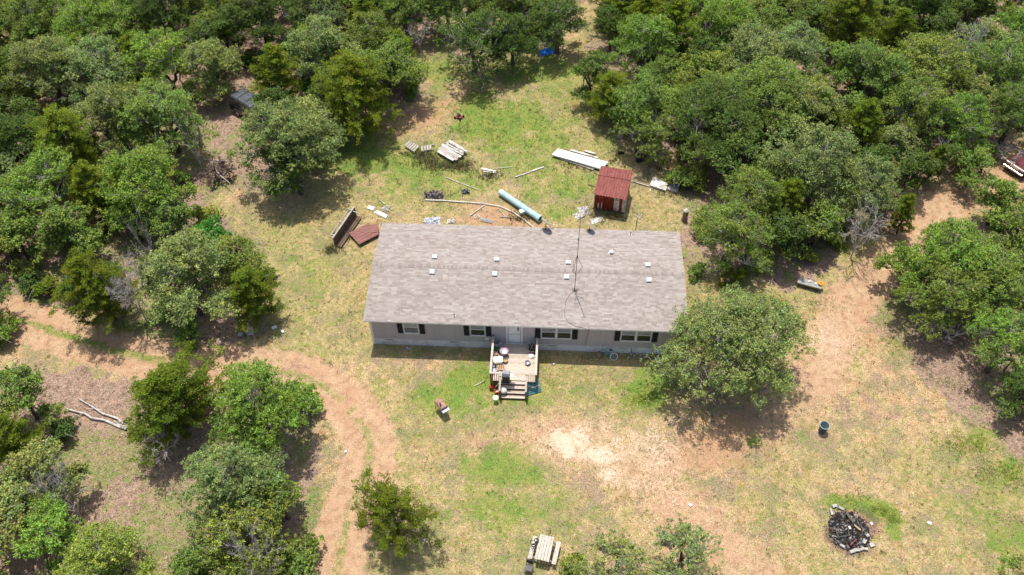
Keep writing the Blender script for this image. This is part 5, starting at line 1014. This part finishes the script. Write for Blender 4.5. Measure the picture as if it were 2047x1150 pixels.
def plant(loc, R, var, tint, name, label, cat, group=None, Hs=None):
    s = R/var['R']; hz = Hs or (s**.62); t = thing(name, label, cat, loc, trg.random()*6.28, group)
    e1 = trg.uniform(.88, 1.13); t.scale = (s*e1, s/e1, hz*trg.uniform(.92, 1.08)); t.rotation_euler[0] = trg.uniform(-.06, .06); t.rotation_euler[1] = trg.uniform(-.06, .06)
    for nm, me in (('trunk', var['t']), ('twigs', var['w']), ('crown', var['c'])):
        o = bpy.data.objects.new(nm, me); C.objects.link(o); o.parent = t
        if nm == 'twigs': o['kind'] = 'stuff'
        if nm == 'crown':
            f = trg.uniform(.88, 1.12); h = trg.uniform(-.07, .07); o.color = (tint[0]*f*(1+h), tint[1]*f, tint[2]*f*(1-h), 1)
    TREES.append((loc[0], loc[1], R)); return t
def tree(px, py, r, k, label, var=None, cat=None):
    for _ in range(6):
        z0 = 3.0 if _ == 0 else zc; q = P(px, py, z0); _x, _y, w = proj(np.array([q.x]), np.array([q.y]), np.array([q.z])); R = r*w[0]/F
        if var is None: v = (VC if R > 2.0 else VC[2:]) if k == 'C' else (VB if R > 4.4 else VO if R > 2.7 else VS_ if R > 1.5 else VH)
        else: v = var
        vv = v[int(px*7+py*3) % len(v)]; zc = vv['H']*(R/vv['R'])**.62*(.52 if k != 'C' else .45)
    plant(Vector((q.x, q.y, 0)), R, vv, TINT[k], NAME[k] if R > 1.3 or k == 'C' else 'bush', label, cat or ('cedar' if k == 'C' else 'tree' if R > 1.3 else 'bush'))
T = [
 # ---- around the yard
 (1482, 686, 150, 'G', 'huge spreading grey green oak covering the right end of the house roof', VB),
 (788, 1030, 100, 'C', 'lone open dark cedar casting shade beside the lower dirt drive', VCT),
 (345, 802, 108, 'C', 'broad yellow green cedar in the bend of the left dirt drive', VC[:2]),
 (515, 815, 112, 'B', 'bright green oak right of the cedar in the drive bend', VO[:1]),
 (612, 800, 40, 'B', 'slim bright sapling at the right side of the bright green drive oak'),
 (455, 965, 108, 'G', 'grey green oak below the bright green drive oak'),
 (560, 1000, 70, 'O', 'oak with open crown between the grey green oak and the lower drive'),
 (490, 1075, 88, 'Y', 'thin pale yellow green oak with bare twigs at the bottom left', VT),
 (395, 1135, 66, 'O', 'small oak cut by the bottom edge left of the thin pale oak'),
 (600, 1125, 52, 'O', 'low dark sapling at the bottom edge left of the dirt drive'),
 (1232, 1122, 72, 'G', 'sparse oak with bare pale branches at the bottom edge right of the picnic table', VT[1:]),
 (1368, 1102, 76, 'G', 'thin leafed oak at the bottom edge beside the red dirt track', VT[1:]),
 (1150, 1145, 34, 'O', 'small leafy bush just right of the picnic table'),
 (200, 588, 84, 'C', 'dark cedar with dead grey branches above the left dirt drive', VC[:2]),
 (375, 560, 118, 'G', 'grey green oak with wide crown above the middle of the left dirt drive'),
 (500, 590, 56, 'C', 'thin greyish cedar at the yard corner left of the house'),
 (425, 480, 46, 'V', 'vivid green bush behind the wide grey green oak'),
 (580, 290, 108, 'G', 'large silver green oak below the parked black vehicle'),
 (590, 340, 60, 'K', 'dark oak tucked under the right side of the silver green oak'),
 (705, 195, 92, 'C', 'big yellow green cedar at the left edge of the back yard', VC[:2]),
 (775, 150, 84, 'O', 'rounded oak behind the big yellow green cedar'),
 (650, 110, 84, 'G', 'pale oak between the parked black vehicle and the rounded oak'),
 (730, 85, 70, 'O', 'mid green oak above the rounded oak at the back left'),
 (945, 85, 88, 'K', 'dark upright oak standing alone at the back of the yard'),
 (1025, 75, 62, 'K', 'dark oak beside the blue tarp'),
 (1115, 45, 74, 'K', 'dark green oak right above the blue tarp'),
 (1180, 150, 46, 'K', 'round dark bush at the right back corner of the yard'),
 (1225, 190, 60, 'C', 'yellow green cedar at the right rear edge of the yard'),
 (1290, 215, 72, 'O', 'oak right of the yellow green cedar at the yard edge'),
 (1290, 90, 70, 'B', 'rounded green oak above the fallen white branches'),
 (1340, 60, 50, 'C', 'yellowish cedar right above the rounded green oak'),
 (1292, 262, 62, 'O', 'oak whose crown overhangs the white rimmed tyre'),
 (1425, 240, 100, 'K', 'big dark oak behind the white rimmed tyre and the shed'),
 (1530, 200, 98, 'O', 'tall oak right of the big dark oak'),
 (1470, 320, 62, 'K', 'shaded dark oak right of the big dark trunk behind the shed'),
 (1464, 476, 84, 'O', 'oak at the right of the house rear corner'),
 (1500, 400, 70, 'O', 'mid green oak behind the yard stump'),
 (1562, 476, 58, 'K', 'dark oak above the plank bench'),
 (1630, 345, 92, 'G', 'pale green spreading oak in the middle of the right wood'),
 (1720, 380, 78, 'G', 'pale green oak next to the spreading oak and behind the dead tree'),
 (1560, 350, 62, 'O', 'oak at the left of the pale green spreading oak'),
 (1640, 450, 60, 'O', 'small dark oak between the plank bench and the dead grey tree'),
 (1810, 430, 30, 'C', 'little round cedar beside the upper dirt drive'),
 (1905, 520, 100, 'B', 'bright green oak arching over the right dirt drive', VO[2:3]),
 (1815, 535, 60, 'B', 'low bright green oak branchy over the drive left of the arching oak'),
 (1895, 590, 88, 'O', 'oak with leaning trunks right of the drive shadow', VO[4:]),
 (1985, 560, 84, 'O', 'oak at the right edge below the arching bright oak'),
 (2008, 692, 86, 'B', 'bright green oak at the right edge above the shaded ground'),
 (2050, 785, 54, 'K', 'dark oak cut by the right edge over the shaded grass'),
 (2000, 405, 50, 'O', 'oak just below the maroon car'),
 (2036, 468, 56, 'O', 'oak on the right edge under the maroon car'),
 # ---- left edge
 (6, 665, 34, 'B', 'small bright oak cut by the left edge on the dirt drive'),
 (40, 795, 66, 'O', 'grey twiggy oak at the left edge below the dirt drive'),
 (25, 880, 56, 'C', 'low yellow green cedar at the left edge'),
 (75, 960, 88, 'G', 'large grey twiggy oak near the bottom left'),
 (20, 1040, 84, 'G', 'grey green oak cut by the left edge near the bottom'),
 (100, 1080, 78, 'B', 'bright lower oak in the bottom left corner'),
 (125, 862, 30, 'K', 'small dark bush beside the grey fallen branches at the left'),
 # ---- upper left wood
 (85, 385, 96, 'B', 'bright oak in the left wood above the dead twigs'),
 (290, 375, 92, 'B', 'bright green oak with long trunk left of the brown brush heap'),
 (135, 300, 74, 'C', 'flat yellow green cedar in the middle of the left wood'),
 (30, 285, 70, 'K', 'dark shaded oak at the left edge of the upper wood'),
 (25, 470, 60, 'O', 'oak at the left edge above the dirt drive'),
 (140, 460, 66, 'O', 'oak with dark leaning trunk above the dead twiggy cedar'),
 (340, 445, 60, 'O', 'oak above the wide grey green oak on the left'),
 (330, 235, 84, 'O', 'tall oak with a pale dead top left of the black vehicle'),
 (225, 235, 82, 'G', 'greyish oak left of the tall oak with the dead top'),
 (420, 135, 72, 'G', 'pale round oak just above and left of the black vehicle'),
 (330, 130, 76, 'B', 'green oak left of the pale round oak'),
 (190, 150, 78, 'G', 'greyish flat oak in the upper left wood'),
 (90, 140, 72, 'G', 'pale oak with twiggy crown near the upper left'),
 (15, 150, 62, 'O', 'oak cut by the left edge near the top'),
 (205, 50, 92, 'B', 'large fresh green oak near the top left corner'),
 (95, 45, 66, 'O', 'oak in the top left corner beside the fresh green oak'),
 (15, 50, 56, 'O', 'oak in the very top left corner'),
 (325, 30, 66, 'K', 'dark oak right of the fresh green oak at the top'),
 (420, 20, 60, 'O', 'oak at the top edge above the pale fallen trunk'),
 (520, 40, 76, 'K', 'dark green oak at the top between the fallen trunk and pale crowns'),
 (640, 15, 70, 'G', 'pale grey oak at the top edge left of centre'),
 (730, 10, 58, 'O', 'oak cut by the top edge above the back left oaks'),
 (810, 20, 62, 'O', 'oak at the top edge above the bare grey shrub'),
 (890, 5, 60, 'O', 'oak at the top edge behind the dark upright oak'),
 (1010, 5, 62, 'O', 'oak at the top edge behind the blue tarp trees'),
 # ---- upper right wood
 (1240, 20, 56, 'C', 'dark yellow cedar at the top edge beside the bare path'),
 (1450, 60, 66, 'B', 'green oak near the top right of the sandy gap'),
 (1500, 120, 84, 'G', 'broad pale oak in the upper right wood'),
 (1590, 110, 70, 'G', 'silvery oak right of the broad pale oak'),
 (1610, 220, 74, 'G', 'greyish oak below the silvery oak'),
 (1700, 50, 74, 'C', 'yellow olive cedar at the top of the right wood', VC[:2]),
 (1640, 240, 44, 'C', 'narrow dark cedar in the shade of the right wood', VC[2:]),
 (1720, 265, 44, 'C', 'small feathery cedar right of the narrow dark cedar', VC[2:]),
 (1740, 165, 76, 'O', 'mid green oak in the heart of the right wood'),
 (1855, 140, 78, 'Y', 'bright yellow green rounded oak in the right wood'),
 (1830, 230, 72, 'O', 'oak below the bright yellow green rounded oak'),
 (1905, 255, 72, 'B', 'green oak above the small path near the right edge'),
 (1990, 150, 76, 'O', 'oak near the right edge below the bare grey treetop'),
 (2035, 60, 58, 'B', 'fresh green oak in the top right corner'),
 (1850, 30, 62, 'K', 'dark oak at the top edge right of the olive cedar'),
 (1945, 20, 52, 'K', 'shaded oak at the top edge behind the bare grey treetop'),
 (1780, 20, 52, 'O', 'oak at the top edge beside the olive cedar'),
 (2030, 230, 62, 'O', 'oak at the right edge above the maroon car'),
 (1950, 330, 40, 'O', 'small oak left of the maroon car'),
 (1790, 290, 42, 'G', 'small pale oak beside the narrow upright cedar'),
 (1868, 330, 22, 'C', 'narrow little upright cedar near the upper drive', VC[2:]),
 (1820, 345, 44, 'K', 'dark shrubby oak left of the narrow upright cedar'),
 (1560, 20, 46, 'O', 'oak at the top edge right of the sandy gap'),
 (1410, 140, 56, 'O', 'oak between the fallen white branches and the broad pale oak'),
]
LAB = {}
def near_label(x, y): return min(LAB, key=lambda k: (k[0]-x)**2+(k[1]-y)**2)
for e in T:
    e = list(e)
    if e[1] < 420 and not (620 < e[0] < 1260) and not (350 < e[0] < 660 and 100 < e[1] < 400): e[2] *= 1.12
    tree(*e); LAB[TREES[-1][:2]] = e[4]
def rel(pre, x, y, alt):
    l = pre+' '+LAB[near_label(x, y)]; return l if len(l.split()) <= 16 else alt
# backdrop trees beyond the frame edges, fillers and saplings inside
def free(x, y, r, k=.62): return all((x-a)**2+(y-b)**2 > (k*(r+c))**2 for a, b, c in TREES)
def wood_at(x, y):
    c = cgrid(np.array([x]), np.array([y])); return c['wood'][0] > .5, c['px'][0], c['py'][0]
for k in range(2600):
    x = trg.uniform(-58, 72); y = trg.uniform(-24, 58); R = trg.uniform(2.4, 3.7)
    w, px, py = wood_at(x, y); inside = (-30 < px < 2077) and (-20 < py < 1170)
    if inside or px < -260 or px > 2300 or y > 52 or (px > 560 and py > 500 and px < 2060) or not free(x, y, R): continue
    kind = trg.choice('OOBGKY'); plant(Vector((x, y, 0)), R, trg.choice(VO), TINT[kind], 'oak_tree', 'leafy oak of the surrounding wood beyond the borders of the picture', 'tree', 'oaks of the wood beyond the picture')
used = {}
for k in range(2500):
    px, py = trg.uniform(0, 2047), trg.uniform(0, 560); q = P(px, py, 0); R = trg.uniform(1.5, 2.6)
    w, a, b = wood_at(q.x, q.y); w2 = all(wood_at(q.x+a_, q.y+b_)[0] for a_, b_ in ((0, 1.5), (0, -2.6), (-2, 0), (2, 0), (0, -4))); w3 = not ((380 < px < 560 and 150 < py < 420) or (1560 < px < 1700 and 470 < py < 640) or (1690 < px < 1800 and 400 < py < 520))
    if not (w and w2 and w3) or not free(q.x, q.y, R, .58): continue
    if px < 330 and py > 480: continue
    kind = trg.choice('OKCYBGO'); l = rel(trg.choice(('smaller tree beside the', 'smaller tree close to the')), q.x, q.y, 'smaller tree filling a gap in the wood'); grp = 'smaller trees in the gaps of the wood'
    plant(Vector((q.x, q.y, 0)), R, trg.choice(VC[2:] if kind == 'C' else VS_), TINT[kind], NAME[kind], l, 'tree', grp)
n = 0
for k in range(2500):
    px, py = trg.uniform(0, 2047), trg.uniform(0, 1150); q = P(px, py, 0); R = trg.uniform(.55, 1.25)
    w, a, b = wood_at(q.x, q.y)
    if not w or not free(q.x, q.y, R, .40) or min((q.x-a_)**2+(q.y-b_)**2 for a_, b_, c_ in TREES) > 11 or (380 < px < 560 and 150 < py < 400) or (1570 < px < 1690 and 520 < py < 620) or (1730 < px < 1910 and 590 < py < 800): continue
    if (py > 740 and px < 660) or (px > 1780 and py > 600): continue
    kind = trg.choice('OKCYB'); plant(Vector((q.x, q.y, 0)), R, trg.choice(VH), TINT[kind], 'sapling', rel('low sapling beside the', q.x, q.y, 'low leafy sapling in the wood'), 'sapling', 'saplings under the wood'); n += 1
    if n > 190: break
# ---- dead trees, brush and fallen wood
def dead(px, py, r, H, label, seed, name='dead_tree', cat='dead tree', mt_=deadm, zf=.6, depth=4, lean=.7, nb=5):
    q = P(px, py, H*zf); _a, _b, w = proj(np.array([q.x]), np.array([q.y]), np.array([q.z])); R = r*w[0]/F
    t = thing(name, label, cat, (q.x, q.y, 0)); me = make_dead(seed, R, H, depth, nb, lean); me.materials.append(mt_); link('branches', me, t); return t
dead(238, 540, 74, 7.0, 'grey leafless treetop sprawling over the dark cedar above the drive', 1, zf=.8, depth=5)
dead(322, 892, 52, 3.8, 'bare pale dead shrub below the cedar in the drive bend', 2, zf=.5)
dead(836, 62, 32, 3.6, 'bare grey shrub between the back left oaks and the dark upright oak', 3)
dead(1330, 140, 46, 2.0, 'tangle of white dead branches in the wood behind the tyre', 4, zf=.5, lean=1.6)
dead(1738, 428, 52, 6.6, 'bare grey dead tree beside the upper part of the right drive', 5, zf=.7)
dead(1945, 60, 50, 8.0, 'tall leafless grey treetop near the top right corner', 6, zf=.8)
dead(1905, 655, 50, 2.2, 'pale fallen dead branches under the leaning oak trunks at right', 7, zf=.5, lean=1.8)
dead(352, 200, 30, 8.0, 'white dead branch tips rising from the tall oak left of the vehicle', 8, zf=.95, depth=3)
dead(2020, 305, 34, 2.0, 'brown bare branches lying over the front of the maroon car', 9, zf=.6, lean=1.6)
dead(1240, 1112, 40, 6.0, 'bare pale limbs in the middle of the sparse bottom edge oak', 10, zf=.85, depth=3)
dead(490, 1072, 56, 6.8, 'grey bare twigs inside the thin pale oak at bottom left', 13, zf=.9)
dead(72, 930, 72, 7.0, 'grey bare branches spreading through the large twiggy oak at left', 14, zf=.95, depth=4)
dead(435, 345, 44, 1.5, 'brown heap of cut brush at the left rim of the back yard', 11, 'brush_heap', 'brush heap', brushm, .4, 5, 2.2, 8)
dead(258, 418, 26, 6.8, 'small white dead branch poking out beside the oak on the left', 12, zf=.95, depth=3, lean=1.2)
def log(label, lines, z=.12, m0=deadm, name='fallen_log'):
    br = []; rg = npr(len(label))
    for pts, r in lines: w = np.array([P(a, b, z) for a, b in pts]); w += rg.randn(*w.shape)*.03; br.append((w, np.linspace(r, r*.45, len(w))))
    v, f = tubes_np(br, 8); c = v.mean(0)*[1, 1, 0]; o = link(name, npmesh(name, v-c, f, None, True), None, m0); o.location = c; tag(o, label, 'log')
log('forked pale fallen log lying on the leaf litter at the left', [([(252, 857), (247, 848), (236, 838), (222, 831), (205, 826), (190, 816), (176, 808), (158, 797)], .095), ([(252, 857), (238, 855), (224, 847), (206, 840), (186, 836), (170, 827), (150, 822), (132, 817)], .10), ([(248, 852), (238, 849), (228, 842)], .06), ([(190, 816), (176, 818), (166, 814)], .035), ([(205, 826), (196, 818), (184, 806)], .03), ([(170, 827), (158, 831), (144, 826)], .03), ([(222, 831), (214, 822)], .025)])
log('pale bare fallen trunk under the trees at the top left', [([(443, 84), (438, 70), (430, 55), (424, 44)], .17), ([(440, 78), (434, 60), (420, 50)], .06)])
log('thin pale pole lying on the brown brush heap', [([(408, 320), (440, 320), (465, 321)], .05), ([(420, 322), (440, 350), (460, 368)], .05)], .8)
